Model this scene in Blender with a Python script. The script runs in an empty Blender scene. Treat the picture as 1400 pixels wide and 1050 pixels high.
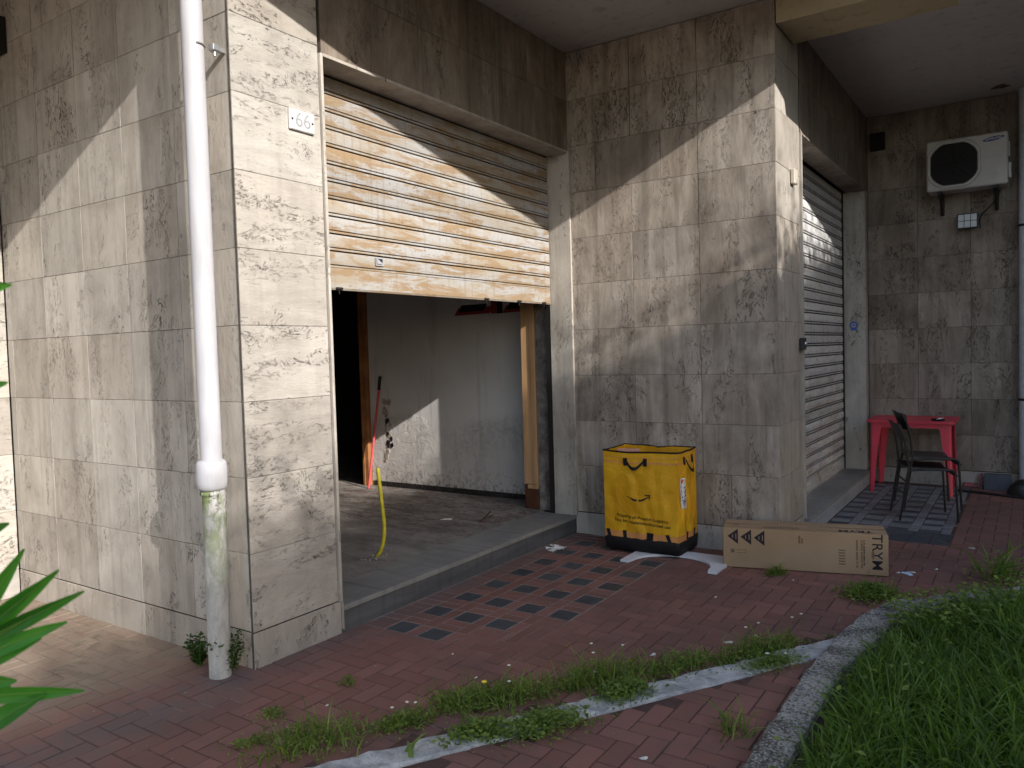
import bpy, math, random
import numpy as np
from mathutils import Vector, Matrix, noise as mn

scene = bpy.context.scene
C = scene.collection
rad = math.radians
# ------------------------------------------------------------------ camera
cam = bpy.data.cameras.new('camera'); camo = bpy.data.objects.new('camera', cam); C.objects.link(camo)
yaw, pitch, roll = 0.59144, 0.041336, -0.028014
cy, sy = math.cos(yaw), math.sin(yaw)
fw = Vector((-sy*math.cos(pitch), cy*math.cos(pitch), -math.sin(pitch)))
r0 = Vector((cy, sy, 0)); u0 = r0.cross(fw)
rr = math.cos(roll)*r0 + math.sin(roll)*u0
uu = -math.sin(roll)*r0 + math.cos(roll)*u0
M = Matrix((rr, uu, -fw)).transposed().to_4x4(); M.translation = Vector((3.1237, -2.3594, 1.5))
camo.matrix_world = M
cam.sensor_width = 36; cam.lens = 1061.5/1400*36; cam.clip_start = 0.05; cam.clip_end = 500
cam.dof.use_dof = True; cam.dof.focus_distance = 5.5; cam.dof.aperture_fstop = 7.0
scene.camera = camo
# ------------------------------------------------------------------ sky, sun, exposure
sd = Vector((-1, .27, -.522)).normalized()      # direction the sunlight travels
w = bpy.data.worlds.new('World'); scene.world = w; w.use_nodes = True
nt = w.node_tree; sky = nt.nodes.new('ShaderNodeTexSky'); sky.sky_type = 'NISHITA'; sky.sun_disc = False
sky.sun_elevation = math.asin(-sd.z); sky.sun_rotation = math.atan2(-sd.x, -sd.y)
sky.air_density = 1.0; sky.dust_density = 1.5
nt.links.new(sky.outputs[0], nt.nodes['Background'].inputs[0]); nt.nodes['Background'].inputs[1].default_value = 0.15
sl = bpy.data.lights.new('sun', 'SUN'); sl.energy = 3.7; sl.angle = rad(.5); sl.color = (1, .945, .87)
so = bpy.data.objects.new('sun', sl); C.objects.link(so); so.rotation_euler = sd.to_track_quat('-Z', 'Y').to_euler()
so.location = (20, -5, 12)
scene.view_settings.view_transform = 'Standard'; scene.view_settings.look = 'None'
scene.view_settings.exposure = 0.8; scene.view_settings.gamma = 1
scene.cycles.max_bounces = 8; scene.cycles.diffuse_bounces = 5; scene.cycles.use_denoising = True
rnd = random.Random(7)

# ------------------------------------------------------------------ helpers
class MB:
    def __init__(s): s.v = []; s.f = []; s.m = []; s.sm = []; s.c = []
    def face(s, pts, mat=0, smooth=False, col=None):
        n = len(s.v); s.v += [tuple(p) for p in pts]; s.f.append(tuple(range(n, n+len(pts)))); s.m.append(mat); s.sm.append(smooth); s.c.append(col or (.5, .5, .5))
    def grid(s, rows, mat=0, smooth=True, close_u=False, col=None):
        n = len(s.v); W = len(rows[0])
        for r in rows: s.v += [tuple(p) for p in r]
        for i in range(len(rows)-1):
            for j in range(W if close_u else W-1):
                k = (j+1) % W
                s.f.append((n+i*W+j, n+i*W+k, n+(i+1)*W+k, n+(i+1)*W+j)); s.m.append(mat); s.sm.append(smooth); s.c.append(col or (.5, .5, .5))
    def box(s, a, b, mat=0, bev=0, col=None, M=None):
        x0, y0, z0 = [min(p, q) for p, q in zip(a, b)]; x1, y1, z1 = [max(p, q) for p, q in zip(a, b)]
        T = (lambda p: M @ Vector(p)) if M is not None else (lambda p: p)
        if bev <= 0:
            P = [(x0,y0,z0),(x1,y0,z0),(x1,y1,z0),(x0,y1,z0),(x0,y0,z1),(x1,y0,z1),(x1,y1,z1),(x0,y1,z1)]
            for q in ((3,2,1,0),(4,5,6,7),(0,1,5,4),(1,2,6,5),(2,3,7,6),(3,0,4,7)): s.face([T(P[i]) for i in q], mat, col=col)
            return
        e = min(bev, (x1-x0)*.45, (y1-y0)*.45, (z1-z0)*.45)
        lo = (x0, y0, z0); hi = (x1, y1, z1)
        def vert(sx, sy_, sz, ax):
            p = []
            for i, sg in enumerate((sx, sy_, sz)):
                full = hi[i] if sg > 0 else lo[i]
                p.append(full if i == ax else full - sg*e)
            return T(p)
        n0 = len(s.v)
        for ax in range(3):
            o = [i for i in range(3) if i != ax]
            for sg in (-1, 1):
                pts = []
                for a1, a2 in ((-1,-1),(1,-1),(1,1),(-1,1)):
                    q = [0, 0, 0]; q[ax] = sg; q[o[0]] = a1; q[o[1]] = a2; pts.append(vert(*q, ax))
                if (sg < 0) == (ax != 1): pts.reverse()
                s.face(pts, mat, col=col)
        for ax in range(3):              # edges parallel to ax
            o = [i for i in range(3) if i != ax]
            for a1 in (-1, 1):
                for a2 in (-1, 1):
                    q0 = [0,0,0]; q1 = [0,0,0]; q0[ax] = -1; q1[ax] = 1
                    for q in (q0, q1): q[o[0]] = a1; q[o[1]] = a2
                    pts = [vert(*q0, o[0]), vert(*q1, o[0]), vert(*q1, o[1]), vert(*q0, o[1])]
                    if (a1*a2 > 0) != (ax == 1): pts.reverse()
                    s.face(pts, mat, col=col)
        for a1 in (-1, 1):
            for a2 in (-1, 1):
                for a3 in (-1, 1):
                    pts = [vert(a1,a2,a3,0), vert(a1,a2,a3,1), vert(a1,a2,a3,2)]
                    if a1*a2*a3 < 0: pts.reverse()
                    s.face(pts, mat, col=col)
    def tube(s, pts, r, n=10, mat=0, caps=True, smooth=True, col=None):
        pts = [Vector(p) for p in pts]; rs = r if isinstance(r, (list, tuple)) else [r]*len(pts)
        rows = []; prev = None
        for i, p in enumerate(pts):
            t = (pts[min(i+1, len(pts)-1)] - pts[max(i-1, 0)]).normalized()
            if prev is None: a = t.orthogonal().normalized()
            else: a = (prev - t*prev.dot(t)).normalized()
            prev = a; b = t.cross(a)
            rows.append([p + rs[i]*(math.cos(2*math.pi*k/n)*a + math.sin(2*math.pi*k/n)*b) for k in range(n)])
        s.grid(rows, mat, smooth, True, col)
        if caps:
            s.face(list(reversed(rows[0])), mat, col=col); s.face(rows[-1], mat, col=col)
    def lathe(s, prof, c, n=24, mat=0, axis='z'):
        rows = []
        for (r, z) in prof:
            row = []
            for k in range(n):
                a = 2*math.pi*k/n
                p = (r*math.cos(a), r*math.sin(a), z)
                if axis == 'y': p = (p[0], z, p[1])
                if axis == 'x': p = (z, p[0], p[1])
                row.append((c[0]+p[0], c[1]+p[1], c[2]+p[2]))
            rows.append(row)
        s.grid(rows, mat, True, True)
    def prism(s, poly, h0, h1, mat=0, ax=2, col=None):
        def mk(p, h):
            q = [p[0], p[1]]; q.insert(ax, h); return tuple(q)
        A = [mk(p, h0) for p in poly]; B = [mk(p, h1) for p in poly]
        s.face(list(reversed(A)), mat, col=col); s.face(B, mat, col=col)
        n = len(poly)
        for i in range(n): s.face([A[i], A[(i+1) % n], B[(i+1) % n], B[i]], mat, col=col)
    def build(s, name, mats, parent=None, auto=False):
        me = bpy.data.meshes.new(name); me.from_pydata(s.v, [], s.f)
        if not isinstance(mats, (list, tuple)): mats = [mats]
        for m in mats: me.materials.append(m)
        me.polygons.foreach_set('material_index', s.m); me.polygons.foreach_set('use_smooth', s.sm)
        at = me.attributes.new('tint', 'FLOAT_COLOR', 'CORNER')
        L = np.array([len(f) for f in s.f]); cc = np.ones((len(s.f), 4)); cc[:, :3] = np.array(s.c)
        at.data.foreach_set('color', np.repeat(cc, L, axis=0).ravel().astype(np.float32))
        me.update()
        o = bpy.data.objects.new(name, me); C.objects.link(o)
        if parent is not None: o.parent = parent
        return o
def tag(o, label=None, cat=None, group=None, kind=None):
    if label: o['label'] = label
    if cat: o['category'] = cat
    if group: o['group'] = group
    if kind: o['kind'] = kind
    return o
def empty(name, loc=(0, 0, 0), label=None, cat=None, group=None, rz=0):
    o = bpy.data.objects.new(name, None); C.objects.link(o); o.location = loc; o.rotation_euler = (0, 0, rz)
    o.empty_display_size = .1
    return tag(o, label, cat, group)
def text_mesh(body, size, xf, name, mat, parent=None, thick=.0004, fn=None, bold=0.0, space=1.0):
    cu = bpy.data.curves.new('t', 'FONT'); cu.body = body; cu.size = size; cu.extrude = thick; cu.offset = bold
    cu.align_x = 'CENTER'; cu.align_y = 'CENTER'; cu.space_character = space
    to = bpy.data.objects.new('t', cu); C.objects.link(to)
    dg = bpy.context.evaluated_depsgraph_get(); dg.update()
    me = bpy.data.meshes.new_from_object(to.evaluated_get(dg)); bpy.data.objects.remove(to)
    me.transform(xf)
    if fn:
        for v in me.vertices: v.co = fn(v.co)
    me.materials.clear(); me.materials.append(mat); me.name = name
    o = bpy.data.objects.new(name, me); C.objects.link(o)
    if parent is not None: o.parent = parent
    return o
def face_xf(origin, right, up):     # text plane: x->right, y->up
    right = Vector(right).normalized(); up = Vector(up).normalized(); n = right.cross(up)
    m = Matrix((right, up, n)).transposed().to_4x4(); m.translation = Vector(origin); return m

# ------------------------------------------------------------------ materials
class NT:
    def __init__(s, name):
        s.m = bpy.data.materials.new(name); s.m.use_nodes = True; s.t = s.m.node_tree
        s.b = s.t.nodes['Principled BSDF']; s.b.inputs['Roughness'].default_value = .8
        s.b.inputs['Specular IOR Level'].default_value = .3
    def n(s, typ, **k):
        nd = s.t.nodes.new(typ)
        for a, b in k.items():
            if a.startswith('i_'):
                key = a[2:]; key = int(key) if key.isdigit() else key.replace('_', ' ')
                s.put(nd.inputs[key], b)
            else: setattr(nd, a, b)
        return nd
    def put(s, inp, v):
        if isinstance(v, bpy.types.NodeSocket): s.t.links.new(v, inp)
        elif isinstance(v, bpy.types.Node): s.t.links.new(v.outputs[0], inp)
        else:
            if inp.type == 'RGBA' and len(v) == 3: v = (*v, 1)
            inp.default_value = v
    def coord(s, scale=(1, 1, 1), tint_offset=0, kind='Object', rot=(0, 0, 0)):
        c = s.n('ShaderNodeTexCoord').outputs[kind]
        if tint_offset:
            a = s.n('ShaderNodeAttribute', attribute_name='tint')
            ma = s.n('ShaderNodeVectorMath', operation='MULTIPLY_ADD'); s.put(ma.inputs[0], a.outputs['Vector']); ma.inputs[1].default_value = (tint_offset,)*3; s.put(ma.inputs[2], c)
            c = ma.outputs[0]
        mp = s.n('ShaderNodeMapping'); s.put(mp.inputs[0], c); mp.inputs['Scale'].default_value = scale; mp.inputs['Rotation'].default_value = rot
        return mp.outputs[0]
    def noise(s, co, scale=5, detail=4, rough=.55, dist=0):
        x = s.n('ShaderNodeTexNoise'); s.put(x.inputs['Vector'], co); x.inputs['Scale'].default_value = scale
        x.inputs['Detail'].default_value = detail; x.inputs['Roughness'].default_value = rough; x.inputs['Distortion'].default_value = dist
        return x.outputs['Fac']
    def ramp(s, f, lo, hi, a=0.0, b=1.0, clamp=True):
        x = s.n('ShaderNodeMapRange'); s.put(x.inputs[0], f); x.inputs[1].default_value = lo; x.inputs[2].default_value = hi
        x.inputs[3].default_value = a; x.inputs[4].default_value = b; x.clamp = clamp; return x.outputs[0]
    def mix(s, f, a, b, mode='MIX'):
        x = s.n('ShaderNodeMix', data_type='RGBA', blend_type=mode)
        s.put(x.inputs[0], f); s.put(x.inputs[6], a); s.put(x.inputs[7], b); return x.outputs[2]
    def math(s, op, a, b=0.0, c=0.0):
        x = s.n('ShaderNodeMath', operation=op); s.put(x.inputs[0], a); s.put(x.inputs[1], b)
        if op == 'MULTIPLY_ADD': s.put(x.inputs[2], c)
        return x.outputs[0]
    def sep(s, v):
        x = s.n('ShaderNodeSeparateXYZ'); s.put(x.inputs[0], v); return x.outputs
    def bump(s, h, strength=.4, dist=.01):
        x = s.n('ShaderNodeBump'); s.put(x.inputs['Height'], h); x.inputs['Strength'].default_value = strength; x.inputs['Distance'].default_value = dist
        s.put(s.b.inputs['Normal'], x.outputs[0])
    def col(s, c): s.put(s.b.inputs['Base Color'], c)
    def tint(s): return s.n('ShaderNodeAttribute', attribute_name='tint').outputs

def simple(name, col, rough=.6, spec=.3, metal=0, var=.12, scale=30, bump=0.0, detail=4):
    k = NT(name); f = k.noise(k.coord(), scale, detail)
    c = k.mix(k.ramp(f, .3, .7), tuple(x*(1-var) for x in col), tuple(min(1, x*(1+var)) for x in col)); k.col(c)
    k.b.inputs['Roughness'].default_value = rough; k.b.inputs['Specular IOR Level'].default_value = spec; k.b.inputs['Metallic'].default_value = metal
    if bump: k.bump(f, bump, .003)
    return k.m

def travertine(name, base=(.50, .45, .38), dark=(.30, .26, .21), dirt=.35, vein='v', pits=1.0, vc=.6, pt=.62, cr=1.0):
    k = NT(name)
    vs = (3.2, 3.2, .75) if vein == 'v' else (1.0, 1.0, 4.2)
    veins = k.noise(k.coord(vs, 9), 2.0, 9, .66, 1.1)
    fine = k.noise(k.coord(tuple(x*2.2 for x in vs), 7), 9, 5, .68, .6)
    blot = k.noise(k.coord((1, 1, 1), 5), 3.0, 7, .62, .7)
    grime = k.noise(k.coord((1, 1, .6)), 1.6, 9, .66, 1.0)
    tt = k.tint(); sp = k.sep(tt['Vector'])
    c = k.mix(k.ramp(veins, .36, .62, 1-vc, 1), dark, base)
    c = k.mix(k.ramp(fine, .42, .75, 0, .30), c, tuple(x*.66 for x in base))
    c = k.mix(k.ramp(blot, .48, .72, 0, .5), c, tuple(min(1, x*1.18) for x in base))
    c = k.mix(k.ramp(blot, .26, .44, .55, 0), c, (base[0]*.58, base[1]*.55, base[2]*.52))
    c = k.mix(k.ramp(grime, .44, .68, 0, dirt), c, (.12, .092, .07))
    vm = k.n('ShaderNodeVectorMath', operation='SCALE'); k.put(vm.inputs[0], c); k.put(vm.inputs['Scale'], k.ramp(sp[0], 0, 1, .84, 1.09)); c = vm.outputs[0]
    c = k.mix(k.ramp(sp[1], .35, 1, 0, .20), c, (.72, .58, .44), 'MULTIPLY')
    # small pits gathered in drifts, and a few wandering cracks
    e = (1.5, 1.5, .8) if vein == 'v' else (.8, .8, 1.6)
    p1 = k.noise(k.coord(e, 11), 34, 2, .5, .4); p2 = k.noise(k.coord(tuple(x*1.0 for x in e), 3), 90, 2, .5)
    zone = k.noise(k.coord((2.2, 2.2, .9) if vein == 'v' else (1.1, 1.1, 3.5), 13), 2.0, 5, .6, .8)
    thr = k.ramp(zone, .42, .66, .88, pt)
    pit = k.ramp(k.math('SUBTRACT', p1, thr), -.01, .03)
    thr2 = k.ramp(zone, .38, .62, .82, pt+.04); pit2 = k.ramp(k.math('SUBTRACT', p2, thr2), -.01, .03)
    wig = k.noise(k.coord((1.2, 1.2, .7) if vein == 'v' else (.7, .7, 1.2), 17), 5, 7, .75, 1.4)
    crack = k.ramp(k.math('ABSOLUTE', k.math('SUBTRACT', wig, .5)), .0, .012, 1, 0)
    crack = k.math('MULTIPLY', crack, k.ramp(zone, .52, .60))
    wig2 = k.noise(k.coord((1.0, 1.0, .42) if vein == 'v' else (.5, .5, 1.2), 23), 13, 8, .78, .8)
    crack2 = k.ramp(k.math('ABSOLUTE', k.math('SUBTRACT', wig2, .5)), .0, .022, 1, 0)
    zone2 = k.noise(k.coord((3.4, 3.4, .5) if vein == 'v' else (.6, .6, 5), 19), 1.6, 4, .6, .5)
    brk = k.noise(k.coord((2, 2, 1.1) if vein == 'v' else (1, 1, 2), 29), 26, 3, .6, .4)
    crack2 = k.math('MULTIPLY', crack2, k.ramp(brk, .46, .56)); crack2 = k.math('MULTIPLY', crack2, k.ramp(zone2, .50, .60, 0, cr))
    crack = k.math('MULTIPLY', crack, k.ramp(p1, .42, .52)); crack = k.math('MAXIMUM', crack, crack2)
    hole = k.math('MAXIMUM', k.math('MAXIMUM', pit, k.math('MULTIPLY', pit2, .7)), k.math('MULTIPLY', crack, .75))
    hole = k.math('MULTIPLY', hole, pits)
    c = k.mix(hole, c, (.05, .042, .034))
    st = k.noise(k.coord((7, 7, .22)), 2.0, 6, .62, .3)
    c = k.mix(k.ramp(st, .50, .72, 0, dirt*.85), c, (.10, .085, .07))
    k.col(c)
    h = k.math('ADD', k.math('MULTIPLY', fine, .35), k.math('MULTIPLY', hole, -1.6)); h = k.math('ADD', h, k.math('MULTIPLY', veins, .6))
    k.bump(h, .8, .008); k.b.inputs['Roughness'].default_value = .72
    return k.m

trav_v = travertine('travertine_upright_veins', (.47, .415, .36), (.25, .215, .18), .58, 'v', .9, .85, .645, 1.0)
trav_h = travertine('travertine_level_veins', (.47, .445, .41), (.34, .315, .285), .14, 'h', .75, .7, .645, .35)
trav_s = travertine('travertine_soft', (.50, .47, .425), (.34, .315, .28), .36, 'v', .9, .6, .635, .3)
trav_dark = travertine('travertine_dark', (.33, .285, .24), (.16, .13, .105), .70, 'v', .9, .8, .64, .6)  # darker stone mix for the lintels and the back wall
trav_trim = travertine('travertine_trim', (.48, .445, .40), (.34, .31, .27), .3, 'v', .9, .7, .625, .3)
grout = simple('grout', (.10, .085, .07), .95, .1, var=.4, scale=14)

def concrete(name, a, b, sc=6, bump=.4, pits=.0, rough=.9):
    k = NT(name); f = k.noise(k.coord(), sc, 9, .65, .5); g = k.noise(k.coord(), sc*9, 4, .6)
    c = k.mix(k.ramp(f, .35, .65), a, b); c = k.mix(k.ramp(g, .55, .75, 0, .6), c, tuple(x*.45 for x in a)); k.col(c)
    k.bump(k.math('ADD', f, k.math('MULTIPLY', g, .6)), bump, .008); k.b.inputs['Roughness'].default_value = rough
    return k.m
def mottled():
    k = NT('kerb_concrete'); f = k.noise(k.coord((1, 1, 1)), 80, 6, .74, .4); g = k.noise(k.coord(), 6, 6, .6)
    c = k.mix(k.ramp(k.math('ADD', f, k.math('MULTIPLY', k.math('SUBTRACT', g, .5), .45)), .44, .57), (.075, .07, .06), (.40, .39, .36)); k.col(c); k.bump(f, 1.0, .006); k.b.inputs['Roughness'].default_value = .95; return k.m
kerb_mat = mottled()
strip_mat = concrete('strip_concrete', (.30, .30, .30), (.58, .58, .57), 12, 1.0)
ceiling_mat = concrete('ceiling_paint', (.46, .44, .435), (.52, .50, .49), 1.2, .05)
beam_mat = concrete('beam_paint', (.40, .34, .22), (.46, .39, .27), 1.4, .05)
plaster_mat = concrete('render_wall', (.45, .42, .38), (.55, .52, .47), 1.0, .1)
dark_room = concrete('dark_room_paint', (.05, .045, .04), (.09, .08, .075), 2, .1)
rough_dark = concrete('dark_rough_render', (.10, .085, .075), (.30, .27, .25), 9, 1.0)  # dark, coarsely mottled render

def stone_step(name, a, b):
    k = NT(name); f = k.noise(k.coord((1, .35, 3)), 5, 8, .6, .3); g = k.noise(k.coord(), 60, 3, .6)
    st = k.noise(k.coord((.5, 7, .3)), 2.5, 4, .5)
    c = k.mix(k.ramp(f, .35, .65), a, b); c = k.mix(k.ramp(st, .5, .75, 0, .5), c, tuple(x*.5 for x in a)); c = k.mix(k.ramp(g, .68, .75, 0, .5), c, (.35, .34, .32))
    k.col(c); k.bump(f, .25, .004); k.b.inputs['Roughness'].default_value = .55; return k.m
step_dark = stone_step('step_riser_stone', (.075, .075, .08), (.12, .12, .125))
step_top = stone_step('step_nosing_stone', (.20, .195, .19), (.28, .275, .26))
step_blue = stone_step('step_riser_pale', (.26, .27, .30), (.36, .37, .41))

def interior_floor():
    k = NT('dusty_shop_floor'); co = k.coord()
    f = k.noise(k.coord((.6, 1.6, 1), rot=(0, 0, .3)), 3, 9, .65, .8); g = k.noise(k.coord((1, 3, 1), rot=(0, 0, .5)), 9, 6, .7, 1.0)
    c = k.mix(k.ramp(f, .35, .68), (.17, .155, .145), (.36, .335, .31))
    x = k.sep(co)
    rust = k.math('MULTIPLY', k.ramp(g, .49, .58), k.ramp(x[1], 1.7, 2.4))
    c = k.mix(k.math('MULTIPLY', rust, .8), c, (.11, .055, .038))
    scr = k.noise(k.coord((3, 1.2, 1), rot=(0, 0, 1.1)), 12, 7, .75, 1.5); c = k.mix(k.math('MULTIPLY', k.ramp(scr, .57, .61), .6), c, (.06, .05, .045)); c = k.mix(k.ramp(scr, .40, .36, 0, .5), c, (.44, .42, .39))
    c = k.mix(k.ramp(g, .30, .40, .5, 0), c, (.05, .048, .045))
    k.col(c); k.bump(k.math('ADD', f, g), .35, .006); k.b.inputs['Roughness'].default_value = .8; return k.m
floor_mat = interior_floor()

def plaster_inside():
    k = NT('peeling_plaster'); co = k.coord(); x = k.sep(co)
    big = k.noise(co, 1.3, 5, .5); fn = k.noise(co, 22, 6, .7, .6); mid = k.noise(k.coord((1, 1, 1)), 7, 7, .7, 1.5)
    c = k.mix(k.ramp(big, .35, .7), (.58, .56, .56), (.70, .68, .67))
    # blistered band below z ~ .8 (arched edge)
    edge = k.math('MULTIPLY_ADD', k.math('SUBTRACT', big, .5), .5, .86)
    dz = k.math('SUBTRACT', edge, x[2])
    inband = k.math('MULTIPLY', k.math('MULTIPLY', k.ramp(dz, -.04, .10), k.ramp(dz, .06, .40, 1, .25)), k.ramp(big, .42, .52, .25, 1))
    blister = k.math('MULTIPLY', k.ramp(mid, .46, .54), inband)
    flake = k.math('MULTIPLY', k.ramp(fn, .52, .58), inband)
    c = k.mix(k.math('MULTIPLY', k.ramp(dz, -.1, .35), .30), c, (.42, .38, .34))
    c = k.mix(k.math('MULTIPLY', flake, .28), c, (.34, .30, .26))
    low = k.math('MULTIPLY', k.ramp(x[2], .20, .42, 1, 0), k.ramp(fn, .5, .6)); c = k.mix(k.math('MULTIPLY', low, .7), c, (.12, .10, .09))
    st = k.noise(k.coord((6, 6, .5)), 2, 5, .6); c = k.mix(k.ramp(st, .56, .74, 0, .35), c, (.2, .18, .16))
    k.col(c); h = k.math('ADD', k.math('MULTIPLY', blister, 1.0), k.math('MULTIPLY', flake, .6)); h = k.math('ADD', h, k.math('MULTIPLY', big, .15))
    k.bump(h, .7, .012); k.b.inputs['Roughness'].default_value = .9; return k.m
plaster_in = plaster_inside()

def shutter_mat(name, base, rust1, rust2, amt, white, low=False):
    k = NT(name); co = k.coord(); x = k.sep(co)
    a = k.noise(k.coord((1, .7, 3.0), 0), 2.4, 8, .7, .8)
    b = k.noise(k.coord((1, .8, 5), 1.2), 2.8, 9, .74, .5)
    s = k.noise(k.coord((1, 2.4, 9), 3), 7, 5, .7, .8)
    c = k.mix(k.ramp(a, .40, .55), base, white)
    c = k.mix(k.ramp(b, .5-amt*.12, .58-amt*.12, 0, .92), c, rust1)
    c = k.mix(k.ramp(s, .60, .68, 0, .75), c, rust2)
    spk = k.noise(co, 60, 5, .7); c = k.mix(k.math('MULTIPLY', k.ramp(spk, .60, .66), k.ramp(a, .5, .62)), c, tuple(v*.5 for v in rust2))
    tt = k.tint(); sp = k.sep(tt['Vector'])
    if low:
        lz = k.math('MULTIPLY', k.ramp(k.math('ADD', x[2], k.math('MULTIPLY', k.math('SUBTRACT', a, .5), 1.6)), .95, 1.45, 1, 0), k.ramp(b, .40, .60)); c = k.mix(k.math('MULTIPLY', lz, .5), c, (.26, .17, .10))
        c = k.mix(k.ramp(s, .58, .66, 0, .7), c, (.10, .05, .03))
    drip = k.noise(k.coord((1, 16, .7)), 2.2, 5, .6); c = k.mix(k.ramp(drip, .54, .74, 0, .45), c, tuple(v*.75 for v in rust1))
    vm = k.n('ShaderNodeVectorMath', operation='SCALE'); k.put(vm.inputs[0], c); k.put(vm.inputs['Scale'], k.ramp(sp[0], 0, 1, .86, 1.08)); c = vm.outputs[0]
    c = k.mix(sp[2], c, (.035, .024, .018))      # blackish seams between slats (attribute z)
    k.col(c); k.bump(k.math('ADD', b, k.math('MULTIPLY', spk, .4)), .3, .003); k.b.inputs['Roughness'].default_value = .62
    return k.m
shut1 = shutter_mat('rusty_cream_shutter', (.345, .295, .23), (.295, .205, .12), (.18, .085, .04), .15, (.38, .375, .37))
shut2 = shutter_mat('grey_shutter', (.56, .56, .565), (.33, .28, .20), (.15, .08, .045), -.75, (.64, .645, .65), True)
railm = simple('guide_rail_black', (.02, .018, .016), .6)

def brick_mat():
    k = NT('red_clinker_paving'); tt = k.tint(); sp = k.sep(tt['Vector']); co = k.coord(); x = k.sep(co)
    n1 = k.noise(k.coord((1, 1, 1), 4), 14, 6, .65); n2 = k.noise(co, 1.3, 6, .6, .6); n3 = k.noise(co, 5, 7, .7, 1.0)
    c = k.mix(sp[0], (.20, .090, .070), (.27, .125, .10))
    c = k.mix(k.ramp(n1, .35, .7, 0, .5), c, (.18, .115, .10))
    c = k.mix(k.ramp(n2, .45, .70, 0, .70), c, (.115, .076, .07))           # dark soiling
    # red patch / dark worn paving in the bed below the strip
    # sandy dirt washed against the side wall
    d = k.math('ADD', k.math('MULTIPLY', x[0], -1.5), k.math('MULTIPLY', k.math('SUBTRACT', n2, .5), 1.2))
    d = k.math('MULTIPLY', k.ramp(d, .25, .85), k.ramp(n3, .30, .60, .45, 1))
    c = k.mix(d, c, (.27, .225, .175))
    d2 = k.math('MULTIPLY', k.ramp(n3, .54, .62), k.ramp(k.math('MULTIPLY', x[0], -1), .3, .8)); c = k.mix(k.math('MULTIPLY', d2, .65), c, (.14, .105, .075))
    # grey foot of the walls
    gfoot = k.math('MULTIPLY', k.ramp(x[0], .0, .30, 1, 0), k.ramp(x[0], -.35, -.1, 0, 1)); gfoot = k.math('MULTIPLY', gfoot, k.ramp(n3, .3, .6))
    c = k.mix(k.math('MULTIPLY', gfoot, .7), c, (.12, .115, .12))
    k.col(c); k.bump(n1, .3, .003); k.b.inputs['Roughness'].default_value = .75; return k.m
brick = brick_mat()
def mortar_mat():
    k = NT('paving_joints'); co = k.coord(); x = k.sep(co); n = k.noise(co, 1.6, 5, .6, .5); m = k.noise(co, 30, 4, .6)
    near = k.math('MULTIPLY', k.ramp(x[0], .98, 1.15, 1, 0), k.ramp(x[1], .5, .8, 0, 1)); near = k.math('MAXIMUM', near, k.ramp(n, .56, .62, 0, .8)); near = k.math('MAXIMUM', near, k.ramp(x[0], .0, -.4, 0, .8))
    c = k.mix(near, (.085, .045, .038), (.30, .235, .21)); c = k.mix(k.ramp(m, .4, .7, 0, .5), c, (.12, .09, .08)); k.col(c); return k.m
mortar = mortar_mat()
def tile_mat(name, a, b, blue=0):
    k = NT(name); tt = k.tint(); sp = k.sep(tt['Vector']); n1 = k.noise(k.coord((1, 1, 1), 4), 18, 6, .7); n2 = k.noise(k.coord(), 2.5, 6, .6)
    c = k.mix(sp[0], a, b); c = k.mix(k.ramp(n1, .4, .7, 0, .5), c, tuple(x*1.6 for x in b)); c = k.mix(k.ramp(n2, .5, .7, 0, .5), c, (.10, .09, .085)); k.col(c)
    k.bump(n1, .3, .003); k.b.inputs['Roughness'].default_value = .5; return k.m
grey_tile = tile_mat('dark_grey_inset_tile', (.036, .040, .046), (.07, .075, .083))
pale_tile = tile_mat('pale_grey_paving', (.14, .14, .15), (.22, .22, .235))
slate_tile = tile_mat('slate_paving', (.045, .05, .06), (.075, .082, .095))
ground_mat = concrete('forecourt_ground', (.09, .055, .045), (.16, .10, .08), 1.5, .3)

def leaf_mat(name, a, b, trans=.35, rough=.45):
    k = NT(name); tt = k.tint(); sp = k.sep(tt['Vector']); n = k.noise(k.coord(), 9, 3)
    c = k.mix(sp[0], a, b); c = k.mix(k.ramp(n, .4, .7, 0, .35), c, tuple(x*1.5 for x in b)); k.col(c)
    k.b.inputs['Roughness'].default_value = rough
    tr = k.n('ShaderNodeBsdfTranslucent'); vm = k.n('ShaderNodeVectorMath', operation='MULTIPLY'); k.put(vm.inputs[0], c); vm.inputs[1].default_value = (1.5, 1.9, .7); k.put(tr.inputs[0], vm.outputs[0])
    mx = k.n('ShaderNodeMixShader'); mx.inputs[0].default_value = trans; k.put(mx.inputs[1], k.b.outputs[0]); k.put(mx.inputs[2], tr.outputs[0])
    k.put(k.t.nodes['Material Output'].inputs[0], mx.outputs[0]); return k.m
grass_mat = leaf_mat('grass_blades', (.035, .08, .015), (.125, .20, .035), .35)
weed_mat = leaf_mat('weed_leaves', (.065, .11, .022), (.21, .27, .06), .35)
bush_leaf = leaf_mat('lance_leaves', (.03, .14, .02), (.07, .25, .035), .4, .35)
tree_leaf = leaf_mat('tree_leaves', (.02, .045, .015), (.05, .085, .025), .2)
bark = concrete('bark', (.06, .045, .035), (.14, .11, .08), 12, .9)
soil = concrete('soil', (.03, .025, .018), (.06, .05, .035), 8, .8)

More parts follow.
